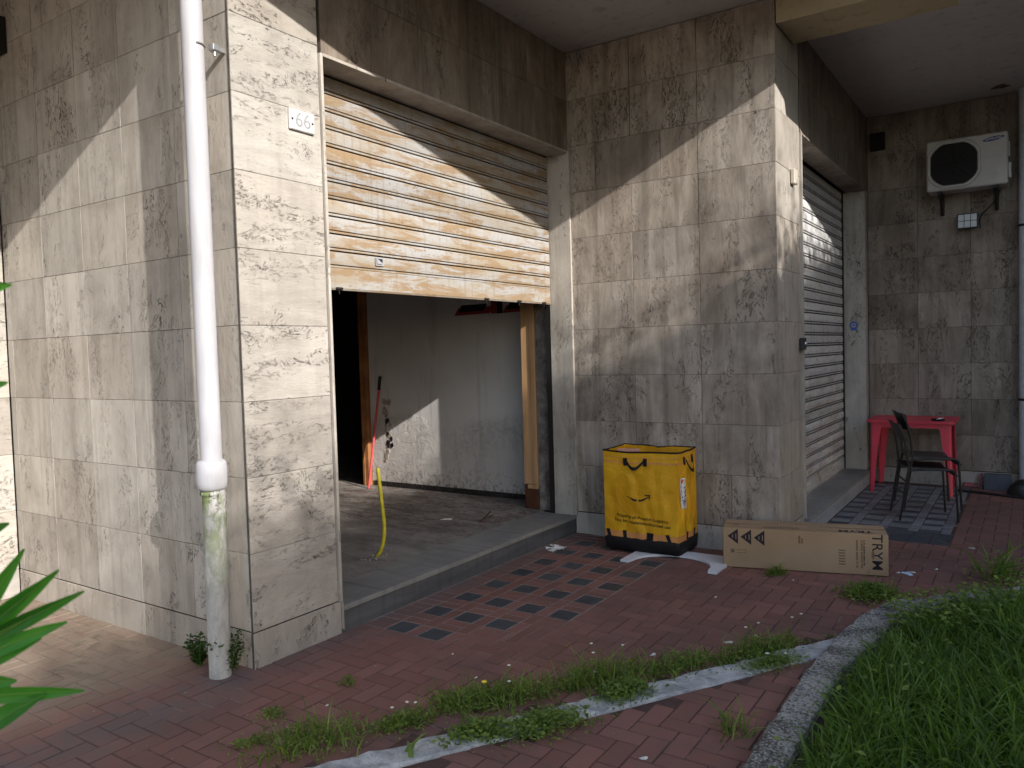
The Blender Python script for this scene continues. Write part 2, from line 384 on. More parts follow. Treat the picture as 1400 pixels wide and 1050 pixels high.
white_pipe = NT('white_pipe_paint')
_n = white_pipe.noise(white_pipe.coord((3, 3, .4)), 3, 7, .6); _m = white_pipe.noise(white_pipe.coord(), 30, 5, .7)
_c = white_pipe.mix(white_pipe.ramp(_n, .42, .68, 0, .75), (.50, .50, .535), (.34, .335, .34)); _c = white_pipe.mix(white_pipe.ramp(_m, .66, .72, 0, .7), _c, (.35, .33, .30)); white_pipe.col(_c)
white_pipe.bump(_m, .15, .002); white_pipe.b.inputs['Roughness'].default_value = .4; white_pipe = white_pipe.m
mossy = NT('mossy_iron_pipe')
_co = mossy.coord(); _z = mossy.sep(_co)[2]; _a = mossy.noise(mossy.coord((1.5, 1.5, .6)), 9, 8, .7, .6); _b = mossy.noise(_co, 40, 5, .7)
_c = mossy.mix(mossy.ramp(_a, .4, .65), (.50, .49, .47), (.33, .33, .33))
_c = mossy.mix(mossy.math('MULTIPLY', mossy.ramp(_z, .38, .85, .1, 1), mossy.ramp(_a, .42, .56)), _c, (.20, .25, .10))
_c = mossy.mix(mossy.math('MULTIPLY', mossy.ramp(_b, .52, .60), mossy.ramp(_z, .72, .9, .1, 1)), _c, (.05, .055, .03)); mossy.col(_c); mossy.bump(_b, .5, .004); mossy = mossy.m

# ------------------------------------------------------------------ setting: ground and paving
g = MB(); g.face([(-60, -60, -.03), (60, -60, -.03), (60, 60, -.03), (-60, 60, -.03)]); tag(g.build('ground', ground_mat), kind='structure')
g = MB(); g.face([(-2.4, -5, -.0028), (4.8, -5, -.0028), (4.8, 6.8, -.0028), (-2.4, 6.8, -.0028)]); tag(g.build('paving_joints', mortar), kind='structure')

def border_x(y):        # outer edge of the lawn kerb
    pts = [(-6, 2.305), (1.1, 2.305), (1.6, 2.335), (2.0, 2.385), (2.28, 2.48), (2.66, 2.84), (3.02, 3.19), (4.6, 4.74), (9, 9.1)]
    for (a, xa), (b, xb) in zip(pts, pts[1:]):
        if a <= y <= b: return xa + (xb-xa)*(y-a)/(b-a)
    return 9
def in_grey2(x, y): return 1.65 < x < 2.62 and 4.03 < y < 6.76
def strip_d(x, y):      # signed distance across the old concrete strip
    a = Vector((.99, -.40)); b = Vector((2.30, 1.77)); d = (b-a).normalized(); p = Vector((x, y))-a
    return p.x*d.y - p.y*d.x, p.dot(d)
pv = MB(); gt = MB(); pl = MB(); sl_ = MB()
def paver(mb, x0, y0, x1, y1, gap=.0024, h=None):
    if x1-x0 < .012 or y1-y0 < .012: return
    z = rnd.uniform(-.0014, .0011) if h is None else h
    col = (rnd.random(), rnd.random(), rnd.random()); e = .0015
    a = (x0+gap, y0+gap); b = (x1-gap, y1-gap)
    dz = [rnd.uniform(-.0011, .0011) for _ in range(4)]
    T = [(a[0]+e, a[1]+e, z+dz[0]), (b[0]-e, a[1]+e, z+dz[1]), (b[0]-e, b[1]-e, z+dz[2]), (a[0]+e, b[1]-e, z+dz[3])]
    B = [(a[0], a[1], -.01), (b[0], a[1], -.01), (b[0], b[1], -.01), (a[0], b[1], -.01)]
    mb.face(T, col=col)
    for i in range(4): mb.face([B[i], B[(i+1) % 4], T[(i+1) % 4], T[i]], col=col)
q = .075
X0, Y0 = .16, .725      # grey tile grid origin
def in_inset(x, y):
    if not (0.0 < x < .985): return False
    j = (y-Y0)/.30; i = (x-X0)/.225
    if y > 3.18 or y < Y0-.001: return False
    if x > X0+.225*2+.0 and y < Y0+.30: return False
    if x > X0+.225*3 and y < Y0+.60: return False
    return True
gx0, gy0 = X0-.15, Y0   # align cells
def blocked(x, y):
    if x > border_x(y)+.02: return True
    if x < 0 and y > 0: return True
    if x < 1.65 and y > 3.185: return True
    s, t = strip_d(x, y)
    if -.01 < s < .15 and t > -3.5: return True
    return False
HOLES = [(0, Y0, .61, 3.2), (.61, Y0+.3, .835, 3.2), (.835, Y0+.6, .985, 3.2), (1.6, 4.03, 2.62, 6.9)]
cell = .10              # herringbone away from the doorway uses larger clinkers
def herring(cell, ox, oy, test, mb, xr, yr):
    n0, n1 = int((xr[0]-ox)/cell)-1, int((xr[1]-ox)/cell)+1
    m0, m1 = int((yr[0]-oy)/cell)-1, int((yr[1]-oy)/cell)+1
    for i in range(n0, n1):
        for j in range(m0, m1):
            kx = (i-j) % 4
            if kx == 0: r = (ox+i*cell, oy+j*cell, ox+(i+2)*cell, oy+(j+1)*cell)
            elif kx == 2: r = (ox+i*cell, oy+(j-1)*cell, ox+(i+1)*cell, oy+(j+1)*cell)
            else: continue
            cx, cy_ = (r[0]+r[2])/2, (r[1]+r[3])/2
            if not test(cx, cy_): continue
            rs = [r]
            for hh in HOLES:
                nr = []
                for (a, b, c_, e_) in rs:
                    if c_ <= hh[0] or a >= hh[2] or e_ <= hh[1] or b >= hh[3]: nr.append((a, b, c_, e_)); continue
                    if a < hh[0]: nr.append((a, b, hh[0], e_))
                    if c_ > hh[2]: nr.append((hh[2], b, c_, e_))
                    a2, c2 = max(a, hh[0]), min(c_, hh[2])
                    if b < hh[1]: nr.append((a2, b, c2, hh[1]))
                    if e_ > hh[3]: nr.append((a2, hh[3], c2, e_))
                rs = nr
            for r2 in rs: paver(mb, *r2)
herring(.09, 0, 0, lambda x, y: not blocked(x, y), pv, (-2.4, 4.8), (-3.2, 6.76))
# inset panel in front of the half open shutter: grey squares in a frame of half bricks
rows = int((3.18-Y0)/.30)+1
for i in range(-1, 4):
    for j in range(rows):
        x = X0+.225*i; y = Y0+.30*j
        if not in_inset(x+.07, y+.07) and i >= 0: continue
        if i >= 0:
            paver(gt, x, y, x+.15, y+.15, .007, -.0005)
            paver(pv, x, y+.15, x+.15, y+.225, .004); paver(pv, x, y+.225, x+.15, y+.30, .004)
            if i < 3: paver(pv, x+.15, y, x+.225, y+.15, .004); paver(pv, x+.15, y+.15, x+.225, y+.30, .004)
        else:
            for k in range(4): paver(pv, .008, y+.075*k, .16, y+.075*(k+1), .004)
# light patches of paving in front of the second shutter
xx = 1.66
for i in range(5):
    for j in range(10):
        x = 1.70+.225*i; y = 4.43+.24*j
        if x+.1 > 2.62 or y+.24 > 6.76: continue
        o = .12 if i % 2 else 0
        paver(sl_, x, y+o*0, x+.15, y+.10, .003)
        paver(pl, x, y+.10, x+.15, y+.17, .003); paver(pl, x, y+.17, x+.15, y+.24, .003); paver(pl, x+.15, y, min(x+.225, 2.62), y+.12, .003); paver(pl, x+.15, y+.12, min(x+.225, 2.62), y+.24, .003)
for i in range(7):
    for j in range(3): paver(sl_, 1.66+.1372*i, 4.03+.133*j, 1.66+.1372*(i+1), 4.03+.133*(j+1), .0018)
tag(pv.build('red_brick_pavement', brick), kind='structure'); tag(gt.build('grey_inset_pavement', grey_tile), kind='structure')
tag(pl.build('pale_grey_pavement', pale_tile), kind='structure'); tag(sl_.build('slate_pavement', slate_tile), kind='structure')

# old flush concrete strip
def ribbon_prism(outer, inner, z0, z1, name, mat, parent=None, sub=.05, rough=.004, seed=3):
    mb = MB()
    def resample(P):
        P = [Vector(p) for p in P]; out = []
        for a, b in zip(P, P[1:]):
            n = max(1, int((b-a).length/sub))
            for k in range(n): out.append(a.lerp(b, k/n))
        out.append(P[-1]); return out
    A = resample(outer); n = len(A)
    L = []; acc = [0]
    Bp = [Vector(p) for p in inner]
    for a, b in zip(Bp, Bp[1:]): acc.append(acc[-1]+(b-a).length)
    def at(t):
        s = t*acc[-1]
        for k in range(len(Bp)-1):
            if s <= acc[k+1]+1e-9: return Bp[k].lerp(Bp[k+1], (s-acc[k])/max(1e-9, acc[k+1]-acc[k]))
        return Bp[-1]
    B = [at(i/(n-1)) for i in range(n)]
    rows = []
    for a, b in zip(A, B):
        row = [(a.x, a.y, z0)]
        e = .12
        for k, (t, dz) in enumerate(((0.0, -.008), (.06, 0), (.3, 0), (.6, 0), (.94, 0), (1, -.008))):
            p = a.lerp(b, t); nz = mn.noise(Vector((p.x*14+seed, p.y*14, 0)))*rough + mn.noise(Vector((p.x*45, p.y*45, seed)))*rough*.6
            if k == 0: p = p + (a-b).normalized()*(-.5*rough+mn.noise(Vector((p.x*25, p.y*25, 5)))*rough*2)
            row.append((p.x, p.y, z1+dz+nz))
        row.append((b.x, b.y, z0)); rows.append(row)
    mb.grid(rows, smooth=False)
    return mb.build(name, mat, parent)
d = Vector((1.31, 2.17)).normalized(); nrm = Vector((d.y, -d.x))
a0 = Vector((.99, -.40))-d*3.4; a1 = Vector((2.29, 1.753))
st = ribbon_prism([a0, a1], [a0+nrm*.14, a1+nrm*.14], -.02, .012, 'concrete_edging_strip', strip_mat, rough=.011)
tag(st, 'worn pale concrete edging strip crossing the red paving among weeds', 'edging')
outer = [(border_x(y), y) for y in (-5, -2, 1.1, 1.6, 2.0, 2.28, 2.66, 3.02, 4.6)]
inner = [(2.43, -5), (2.43, -2), (2.43, 1.05), (2.475, 1.5), (2.54, 1.88), (2.63, 2.12), (2.96, 2.50), (3.30, 2.87), (4.85, 4.42)]
kerb = empty('lawn_kerb', (2.35, 1, 0), 'rough mottled grey concrete kerb curving round the grass bed', 'kerb')
def seg(a, b, c, d2):
    o = ribbon_prism(outer[a:b], inner[a:b], -.02, .085, 'kerb_stone', kerb_mat, None, rough=.010); o.parent = kerb; o.matrix_parent_inverse = Matrix.Translation((-2.35, -1, 0))
seg(0, 5, 0, 5)
o2 = [(border_x(2.012), 2.012)]+outer[5:]; i2 = [(2.546, 1.892)]+inner[5:]
o = ribbon_prism(o2, i2, -.02, .082, 'kerb_stone', kerb_mat, None, rough=.010); o.parent = kerb; o.matrix_parent_inverse = Matrix.Translation((-2.35, -1, 0))
mb = MB(); P = [(x-.01, y) for x, y in inner]+[(9, 8), (9, -6), (2.45, -6)]
mb.face([(x, y, .045) for x, y in P]); tag(mb.build('grass_bed_soil', soil), kind='structure')

# ------------------------------------------------------------------ the building
bld = empty('building', (0, 0, 0), 'travertine clad building with recessed shop fronts, rolling shutters and a deep overhang', 'building')
ZR = [.178, .559, .927, 1.295, 1.663, 2.031, 2.399, 2.766, 3.134, 3.502, 3.88]
def clad(name, plane, val, sign, u_list, zs, mat, lab=None, jitter=.0012, back=.10, stagger=None, ubounds=None, gap=.0012):
    """stone slabs on plane x=val ('x') or y=val ('y'); outward normal along sign"""
    mb = MB(); u0_, u1_ = u_list[0], u_list[-1]; z0, z1 = zs[0], zs[-1]
    def bx(ua, ub, za, zb, da, db, mat_, bev=0, col=None):
        if plane == 'x': mb.box((val+sign*da, ua, za), (val+sign*db, ub, zb), mat_, bev, col)
        else: mb.box((ua, val+sign*da, za), (ub, val+sign*db, zb), mat_, bev, col)
    bx(u0_+.0005, u1_-.0005, z0+.0005, z1-.0005, -back, -.0065, 1)
    for k, (za, zb) in enumerate(zip(zs, zs[1:])):
        ul = stagger[k] if stagger and k in stagger else u_list
        for ua, ub in zip(ul, ul[1:]):
            t = rnd.random(); pr = rnd.uniform(-jitter, jitter)
            bx(ua+gap, ub-gap, za+gap*.8, zb-gap*.8, -.02, pr, 0, .0016, (t, rnd.random(), rnd.random()))
    o = mb.build(name, [mat, grout], bld)
    if lab: o['label'] = lab
    return o
# side wall (faces the camera on the left) with the drainpipe
clad('wall', 'y', 0, -1, [-2.37, -2.30, -1.86, -1.397, -.945, -.473, -.021], ZR, trav_s, 'side wall of beige travertine slabs behind the white drainpipe')
clad('skirting', 'y', -.004, -1, [-2.366, -1.75, -.93, -.33, -.021], [-.02, .174], trav_trim, jitter=.0005)
# return wall in full sun at the far left
clad('wall', 'x', -2.37, 1, [-4.2, -3.6, -3.1, -2.6, -2.1, -1.6, -1.1, -.55, -.006], [0]+ZR, trav_h, 'sunlit return wall at the far left edge')
# pillar face
clad('pillar', 'x', 0, 1, [-.0025, .546], ZR, trav_h, 'sunlit corner pillar of level veined travertine', back=.0195)
clad('skirting', 'x', .004, 1, [-.0065, .562], [-.02, .174], trav_trim, jitter=.0005, back=.0195)
# lintel over the first opening
ly = [.566, .95, 1.36, 1.78, 2.19, 2.60, 3.0, 3.182]
clad('lintel', 'x', .004, 1, ly, [3.104, 3.50, 3.88], trav_dark, 'dark travertine band over the half open shutter')
# wall between the two openings
clad('wall', 'y', 3.185, -1, [.0, .555, 1.09, 1.648], ZR, trav_v, 'travertine wall between the two shop openings', stagger={7: [.0, .25, .80, 1.09, 1.648], 0: [.0, .30, .84, 1.3, 1.648]})
clad('skirting', 'y', 3.181, -1, [.002, .62, 1.25, 1.652], [-.02, .174], trav_trim, jitter=.0005)
clad('pillar', 'x', 1.65, 1, [3.187, 3.832], ZR, trav_trim, 'narrow pillar face beside the closed shutter')
clad('skirting', 'x', 1.654, 1, [3.183, 3.832], [-.02, .174], trav_trim, jitter=.0005)
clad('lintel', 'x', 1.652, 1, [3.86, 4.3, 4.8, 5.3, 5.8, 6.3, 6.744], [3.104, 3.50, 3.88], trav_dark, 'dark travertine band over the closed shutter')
clad('pillar', 'x', 1.65, 1, [6.556, 6.744], [0, .14]+ZR[1:9], trav_s)
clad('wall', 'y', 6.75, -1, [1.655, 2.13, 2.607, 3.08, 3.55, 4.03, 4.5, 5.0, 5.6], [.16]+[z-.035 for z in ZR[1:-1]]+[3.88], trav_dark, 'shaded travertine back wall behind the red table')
clad('skirting', 'y', 6.744, -1, [1.655, 2.4, 3.0, 3.6, 4.3, 5.0, 5.6], [-.02, .155], trav_trim, jitter=.0005)
# stone frames of the two openings
fr = MB(); cT = lambda: (rnd.random(), rnd.random(), rnd.random())
fr.box((-.18, .549, .176), (.016, .566, 3.100), 0, .0015, (.9, .2, .3)); fr.box((-.18, .5645, .02), (.020, .5665, .174), 0, .001, cT())
fr.box((.0, .546, .176), (.0175, .5475, .22), 0, 0, cT())
fr.build('door_frame', [trav_trim], bld)['label'] = 'thin stone frame edge round the half open shutter'
fr = MB(); fr.box((-.18, .568, 3.085), (.016, 3.157, 3.102), 0, .0015, cT()); fr.build('lintel_slab', [trav_trim], bld)
fr = MB(); fr.box((-.185, 3.160, .146), (.022, 3.183, 3.100), 0, .0015, (.75, .2, .4)); fr.build('door_jamb', [trav_trim], bld)
fr = MB(); fr.box((1.47, 3.834, .146), (1.668, 3.856, 3.103), 0, .0015, (.7, .2, .3)); fr.build('door_frame', [trav_trim], bld)['label'] = 'thin stone frame edge round the closed shutter'
fr = MB(); fr.box((1.47, 3.858, 3.086), (1.668, 6.548, 3.102), 0, .0015, cT()); fr.build('lintel_slab', [trav_dark], bld)
fr = MB(); fr.box((1.42, 6.53, .146), (1.662, 6.553, 3.083), 0, .0015, (.6, .3, .4)); fr.build('door_jamb', [trav_s], bld)
# steps
s = MB(); s.box((-.35, .5675, -.02), (-.002, 3.178, .115)); s.build('step_riser', step_dark, bld)
s = MB()
for a, b in ((.5675, 1.42), (1.422, 2.31), (2.312, 3.178)): s.box((-.34, a, .1155), (.006, b, .1445), 0, .002, cT())
s.build('step', step_top, bld)
s = MB(); s.box((1.3, 3.858, -.02), (1.690, 6.742, .118)); s.build('step_riser', step_blue, bld)
s = MB()
for a, b in ((3.858, 4.8), (4.802, 5.75), (5.752, 6.742)): s.box((1.3, a, .1185), (1.698, b, .146), 0, .002, cT())
s.build('step', step_top, bld)
# shop interior
s = MB(); s.box((-6, .2, .02), (-.342, 6.2, .1435)); s.build('floor', floor_mat, bld)['label'] = 'dusty grey floor of the empty shop'
s = MB(); s.box((-2.64, 3.55, .1435), (-.50, 3.62, 3.2)); s.build('wall', plaster_in, bld)['label'] = 'white inner wall with peeling plaster'
s = MB(); s.box((-2.62, 3.541, .145), (-.52, 3.549, .195), 0, .001); s.build('skirting', simple('black_skirting', (.03, .028, .027), .5, var=.8, scale=40), bld)
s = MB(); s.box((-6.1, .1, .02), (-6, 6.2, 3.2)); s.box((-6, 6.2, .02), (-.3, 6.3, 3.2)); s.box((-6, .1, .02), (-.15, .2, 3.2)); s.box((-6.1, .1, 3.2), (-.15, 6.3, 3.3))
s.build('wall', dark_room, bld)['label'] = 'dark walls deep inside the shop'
s = MB(); s.box((-.52, 3.264, .145), (-.20, 3.62, 3.2)); s.box((-.385, 3.242, .145), (-.20, 3.2635, 3.2)); s.build('wall', rough_dark, bld)['label'] = 'dark rough wall end beside the opening'
for a_, b_ in (((-.236, 3.163, .1445), (-.187, 3.2, 3.1)), ((-.215, .568, .1445), (-.155, .60, 3.084))):
    s = MB(); s.box(a_, b_, 0, .002); s.build('guide_rail', railm, bld)
for a_, b_ in (((1.40, 6.502, .1465), (1.452, 6.528, 3.08)), ((1.40, 3.858, .1465), (1.452, 3.883, 3.08))):
    s = MB(); s.box(a_, b_, 0, .002); s.build('guide_rail', railm, bld)
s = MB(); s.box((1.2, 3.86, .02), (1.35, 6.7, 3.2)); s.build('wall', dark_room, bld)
# ceilings, slab and upper storey: unseen edge, set diagonally to cast the slanting wall shadow, x = 1.258 + .525 y
ex = lambda y: 1.258+.525*y
s = MB(); s.prism([(-6.1, -3.6), (ex(-3.6), -3.6), (ex(8), 8), (-6.1, 8)], 3.884, 4.15); s.build('ceiling', ceiling_mat, bld)['label'] = 'off white underside of the overhang'
s = MB(); s.prism([(-6.1, -3.4), (ex(-3.4)-.1, -3.4), (ex(8)-.1, 8), (-6.1, 8)], 4.152, 7.5); s.build('upper_storey', plaster_mat, bld)
s = MB(); s.box((1.66, 3.186, 3.70), (2.72, 3.65, 3.8835), 0, .004); s.build('beam', beam_mat, bld)['label'] = 'beige painted beam under the overhang'
s = MB(); s.box((-.3, 3.64, 3.1), (1.3, 6.9, 3.88)); s.box((-6.1, .12, 3.3), (-.15, 6.9, 3.88)); s.box((-6.1, 6.3, -.02), (1.3, 6.9, 3.2)); s.box((-6.1, .02+.09, 0), (-2.4, .1, 3.88)); s.build('core_wall', plaster_mat, bld)
s = MB(); s.box((1.3, 6.86, -.02), (5.6, 7.1, 3.88)); s.build('core_wall', plaster_mat, bld)

s = MB(); P = [(2.87+.07*math.cos(a)*(1+.3*math.sin(3*a))+.0, 6.46+.07*math.sin(a)*(1+.2*math.cos(5*a))) for a in np.linspace(0, 2*math.pi, 22)[:-1]]
s.prism(P, 3.8815, 3.8838); s.build('peeled_patch', simple('bare_brown_patch', (.13, .095, .08), .9, var=.5), bld)
# rolling shutters
slot_dark = simple('slot_shade', (.05, .042, .035), .8)
def shutter(x, y0, y1, zb, zt, pitch, mat, lab, rail_h, closed, gw=0.0):
    root = None; mb = MB(); W = [y0, y0+(y1-y0)*.25, (y0+y1)/2, y1-(y1-y0)*.25, y1]
    prof = [(-.016, 0, 1), (-.013, .0055+gw, 1), (0, .0062+gw, 0), (.0005, .017+gw*.5, 0), (-.012, .0175+gw*.5, 1), (-.012, .0225+gw*1.8, 1), (.001, .0235+gw*1.8, 0), (.0028, .040, 0), (.0034, .060, 0), (.0026, .078, 0), (.0, pitch-.0035, 0), (-.013, pitch-.003, 1), (-.0162, pitch+.0002, 1)]
    z = zb+rail_h; k = 0
    while z < zt:
        t = rnd.random(); tt = rnd.random(); off = rnd.uniform(-.001, .001)
        for (xa, za, da), (xb, zb_, db) in zip(prof, prof[1:]):
            dk = 1.0 if (da and db) else (.35 if (da or db) else 0)
            rows = [[(x+xa+off, yy, z+za) for yy in W], [(x+xb+off, yy, z+zb_) for yy in W]]
            mb.grid(rows, 0, False, col=(t, tt, dk))
        z += pitch; k += 1
    o = mb.build('rolling_shutter', mat, bld); o['label'] = lab
    r = MB(); r.box((x-.022, y0, zb+.004), (x+.004, y1, zb+rail_h+.0035), 0, .003, (.4, .6, 0)); r.box((x-.012, y0, zb-.006), (x+.012, y1, zb+.003), 0, .001, (.2, .2, .35))
    b = r.build('bottom_rail', mat, o)
    if not closed:
        for yy in (y0+.18, y0+1.62, y0+2.05, y1-.15):
            e = MB(); e.box((x+.0125, yy, zb-.004), (x+.026, yy+.05, zb+.010), 0, .003); e.box((x+.0125, yy+.022, zb-.03), (x+.018, yy+.028, zb-.007), 0, .001); e.build('latch', railm, o)
    return o
shutter(-.175, .585, 3.150, 1.885, 3.04, .0975, shut1, 'rusty cream slatted shutter rolled halfway up', .118, False)
shutter(1.437, 3.885, 6.50, .15, 3.08, .1005, shut2, 'closed grey slatted shutter with rust at the bottom', .12, True, .0035)
s = MB(); s.box((-.30, .585, 2.86), (-.27, 3.15, 3.095)); s.build('dark_slot_backing', slot_dark, bld)  # dark backing at the roll slot, standing in for the lintel's shadow

# wooden frames inside the shop
wood = NT('raw_orange_wood'); _f = wood.noise(wood.coord((8, 8, .4)), 4, 6, .6, .3); wood.col(wood.mix(wood.ramp(_f, .35, .7), (.38, .22, .11), (.54, .34, .18))); wood.b.inputs['Roughness'].default_value = .6; wood.bump(_f, .2, .003); wood = wood.m
wood_dk = simple('dark_varnished_wood', (.09, .035, .02), .5, var=.4, scale=8)
s = MB(); M1 = Matrix.Translation((-.392, 3.262, 0)) @ Matrix.Rotation(rad(3), 4, 'Z')
s.box((-.135, -.03, .36), (-.05, 0, 2.6), 0, .003, M=M1); s.box((-.047, -.036, .36), (.0, 0, 2.6), 0, .003, M=M1)
s.box((-.10, -.0365, .32), (.0, -.002, .358), 0, .003, M=M1)
o = s.build('door_post', wood, bld); o['label'] = 'raw orange wooden post inside the opening'
s = MB(); s.box((-.135, -.028, .145), (-.002, -.001, .355), 0, .004, M=M1); s.build('post_foot', wood_dk, o)
s = MB(); s.box((-2.69, 3.50, .145), (-2.645, 3.64, 3.1), 0, .003); s.box((-2.72, 3.49, .145), (-2.692, 3.60, 3.1), 0, .002); s.build('door_post', simple('brown_wood', (.30, .13, .05), .6, var=.3, scale=9), bld)['label'] = 'wooden post at the dark inner doorway'

# painted letters high on the inner wall (only their feet show below the shutter)
red_p = simple('dull_red_paint', (.30, .03, .035), .6); blk_p = simple('black_paint', (.012, .011, .012), .6); wht_p = simple('white_paint', (.70, .69, .67), .6)
sg = MB()
def quad(pts, m, z): sg.prism([(x, zz) for x, zz in pts], 3.5495-z, 3.5485-z, m, 1)
def letter(x0, w):
    quad([(x0, 1.86), (x0+w, 1.865), (x0+w+.05, 1.93), (x0+.05, 1.93)], 0, .0)
    quad([(x0+.05, 1.89), (x0+w*.85, 1.892), (x0+w*.85+.03, 1.955), (x0+.09, 1.955)], 1, .0012)
    quad([(x0+.10, 1.958), (x0+w*.9, 1.958), (x0+w*.9, 2.02), (x0+.10, 2.02)], 2, .0024)
    quad([(x0+.06, 2.022), (x0+w*.8, 2.022), (x0+w*.8, 2.40), (x0+.06, 2.40)], 1, .0012)
letter(-1.49, .42); letter(-.93, .30)
quad([(-1.055, 1.86), (-.99, 1.86), (-.99, 2.45), (-1.055, 2.45)], 0, .0036); quad([(-.988, 1.858), (-.925, 1.858), (-.925, 2.45), (-.988, 2.45)], 1, .0036)
sg.build('painted_lettering', [red_p, blk_p, wht_p], bld)['label'] = 'feet of red and black painted letters under the shutter'
# small dark vents
vent_m = simple('black_vent', (.012, .012, .012), .7)
for (lo, hi, ax, lab) in (((1.70, 6.715, 3.54), (1.84, 6.7485, 3.70), 'y', 'small black vent beside the overhang on the left side wall'),): pass
s = MB(); s.box((1.69, 6.70, 3.52), (1.83, 6.747, 3.70), 0, .004)
for k in range(5): s.box((1.70, 6.695, 3.54+.03*k), (1.82, 6.6995, 3.55+.03*k))
tag(s.build('wall_vent', vent_m), 'small square black vent high in the corner above the red table', 'vent')
s = MB(); s.box((-2.365, -.05, 3.44), (-2.16, -.003, 3.66), 0, .004)
for k in range(5): s.box((-2.35, -.056, 3.46+.036*k), (-2.18, -.0505, 3.475+.036*k))
tag(s.build('wall_vent', vent_m), 'black box vent high on the side wall at the upper left corner', 'vent')

# ------------------------------------------------------------------ drainpipe
dp = empty('drainpipe', (-.087, -.135, 0), 'white drainpipe with a socket joint above a mossy lower length, beside the corner pillar', 'drainpipe')
Lp = lambda x, y, z: (x, y, z)
for zc in ():
    s = MB(); s.lathe([(.0498, zc-.014), (.0535, zc-.012), (.0535, zc+.012), (.0498, zc+.014)], (0, 0, 0), 24); s.box((-.008, .05, zc-.01), (.008, .134, zc+.01)); s.build('pipe_clip', white_pipe, dp)
s = MB(); s.tube([(-.006, .006, .97), (0, 0, 1.5), (.0, 0, 2.4), (-.004, 0, 3.86)], .0495, 28); s.build('pipe', white_pipe, dp)
s = MB(); s.lathe([(.045, 1.035), (.060, 1.030), (.067, 1.018), (.070, .995), (.070, .93), (.067, .905), (.060, .893), (.047, .889)], (0, 0, 0), 32); s.build('collar', white_pipe, dp)
s = MB(); s.tube([(.004, .004, .91), (.002, .002, .5), (0, 0, .0)], [.053, .052, .051], 24); s.lathe([(.051, .888), (.057, .884), (.057, .870), (.053, .866)], (0, 0, 0), 24); s.build('lower_pipe', mossy, dp)
steel = simple('galvanised_steel', (.55, .55, .55), .35, .5, .8)
s = MB(); s.box((.026, .062, 2.935), (.066, .098, 2.968), 0, .004); s.tube([(.048, .08, 2.932), (.048, .08, 2.915)], .008, 8); s.box((.036, .0985, 2.94), (.056, .134, 2.96))
s.tube([(.0515*math.cos(a), .0515*math.sin(a), 2.95) for a in np.linspace(-.3, 2.2, 12)], .004, 6); s.build('bracket', steel, dp)
# far right downpipe
s = MB(); s.tube([(3.065, 6.66, 0.0), (3.065, 6.66, 2.0), (3.065, 6.66, 3.88)], .055, 20)
dq = s.build('downpipe', simple('grey_pipe', (.40, .42, .45), .5)); tag(dq, 'pale grey downpipe at the right edge beside the air conditioner', 'downpipe')
s = MB()
for z in (.9, 2.58): s.lathe([(.056, -.012), (.061, -.010), (.061, .010), (.056, .012)], (3.065, 6.66, z), 20); s.box((3.06, 6.70, z-.01), (3.07, 6.745, z+.01))
s.build('clamp', railm, dq)

# ------------------------------------------------------------------ wall fittings
hn = empty('house_number_plate', (.002, .41, 2.71), 'small white house number plate reading 66 on the sunlit pillar', 'number plate')
plate_m = simple('white_enamel', (.60, .60, .58), .35, .4, var=.08)
s = MB(); s.box((.0, -.082, -.052), (.014, .082, .052), 0, .003); s.build('plate', plate_m, hn)
s = MB(); s.box((.0142, -.078, -.048), (.0152, .078, .048), 0, 0); s.build('plate_face', plate_m, hn)
num_m = simple('faded_grey_paint', (.30, .31, .33), .6)
text_mesh('66', .105, face_xf((.0156, .004, 0), (0, 1, 0), (0, 0, 1)), 'number', num_m, hn, .0006, bold=.0)
for yy in (-.066, .066):
    s = MB(); s.lathe([(.0, .0035), (.005, .003), (.0065, 0), (.0065, -.001)], (.0154, yy, 0), 10, axis='x'); s.build('screw', railm, hn)
s = MB(); s.box((1.653, 3.55, 2.67), (1.685, 3.64, 2.78), 0, .006, (.8, .2, .3)); o = s.build('junction_box', simple('beige_plastic', (.55, .50, .42), .5)); tag(o, 'small beige junction box high on the pillar left of the closed shutter', 'junction box')
s = MB(); s.box((.0855, -.0, .0), (.0856, .001, .001))
kb = empty('lock_box', (1.668, 3.80, 1.50), 'small dark lock box on the pillar edge left of the closed shutter', 'lock box')
s = MB(); s.box((-.012, -.05, -.045), (.022, .025, .045), 0, .004); s.build('case', simple('dark_grey_metal', (.05, .05, .05), .5, metal=.3), kb)
s = MB(); s.lathe([(0, .012), (.012, .010), (.015, 0)], (.022, -.012, .0), 14, axis='x'); s.build('lock', steel, kb)
# round blue sticker on the jamb of the closed shutter
blue_p = simple('blue_print', (.04, .12, .45), .5); sk_w = simple('sticker_white', (.34, .35, .37), .5)
st_ = MB(); st_.lathe([(.0, -.0012), (.022, -.001)], (1.545, 6.5285, 1.68), 20, axis='y'); so_ = st_.build('sticker', sk_w); tag(so_, 'small round blue sticker on the stone jamb beside the closed shutter', 'sticker')
s = MB(); s.lathe([(.026, -.0012), (.036, -.0018), (.040, -.001)], (1.545, 6.5280, 1.68), 20, axis='y'); s.box((1.515, 6.526, 1.628), (1.575, 6.5275, 1.646)); s.build('ring', blue_p, so_)
s = MB(); s.lathe([(0, -.0022), (.010, -.0018)], (1.545, 6.5275, 1.683), 12, axis='y'); s.build('emblem', blue_p, so_)
s = MB(); s.box((-.165, 1.10, 2.043), (-.1635, 1.17, 2.093)); tk = s.build('sticker', sk_w); tag(tk, 'small pale square sticker near the foot of the rusty shutter', 'sticker')
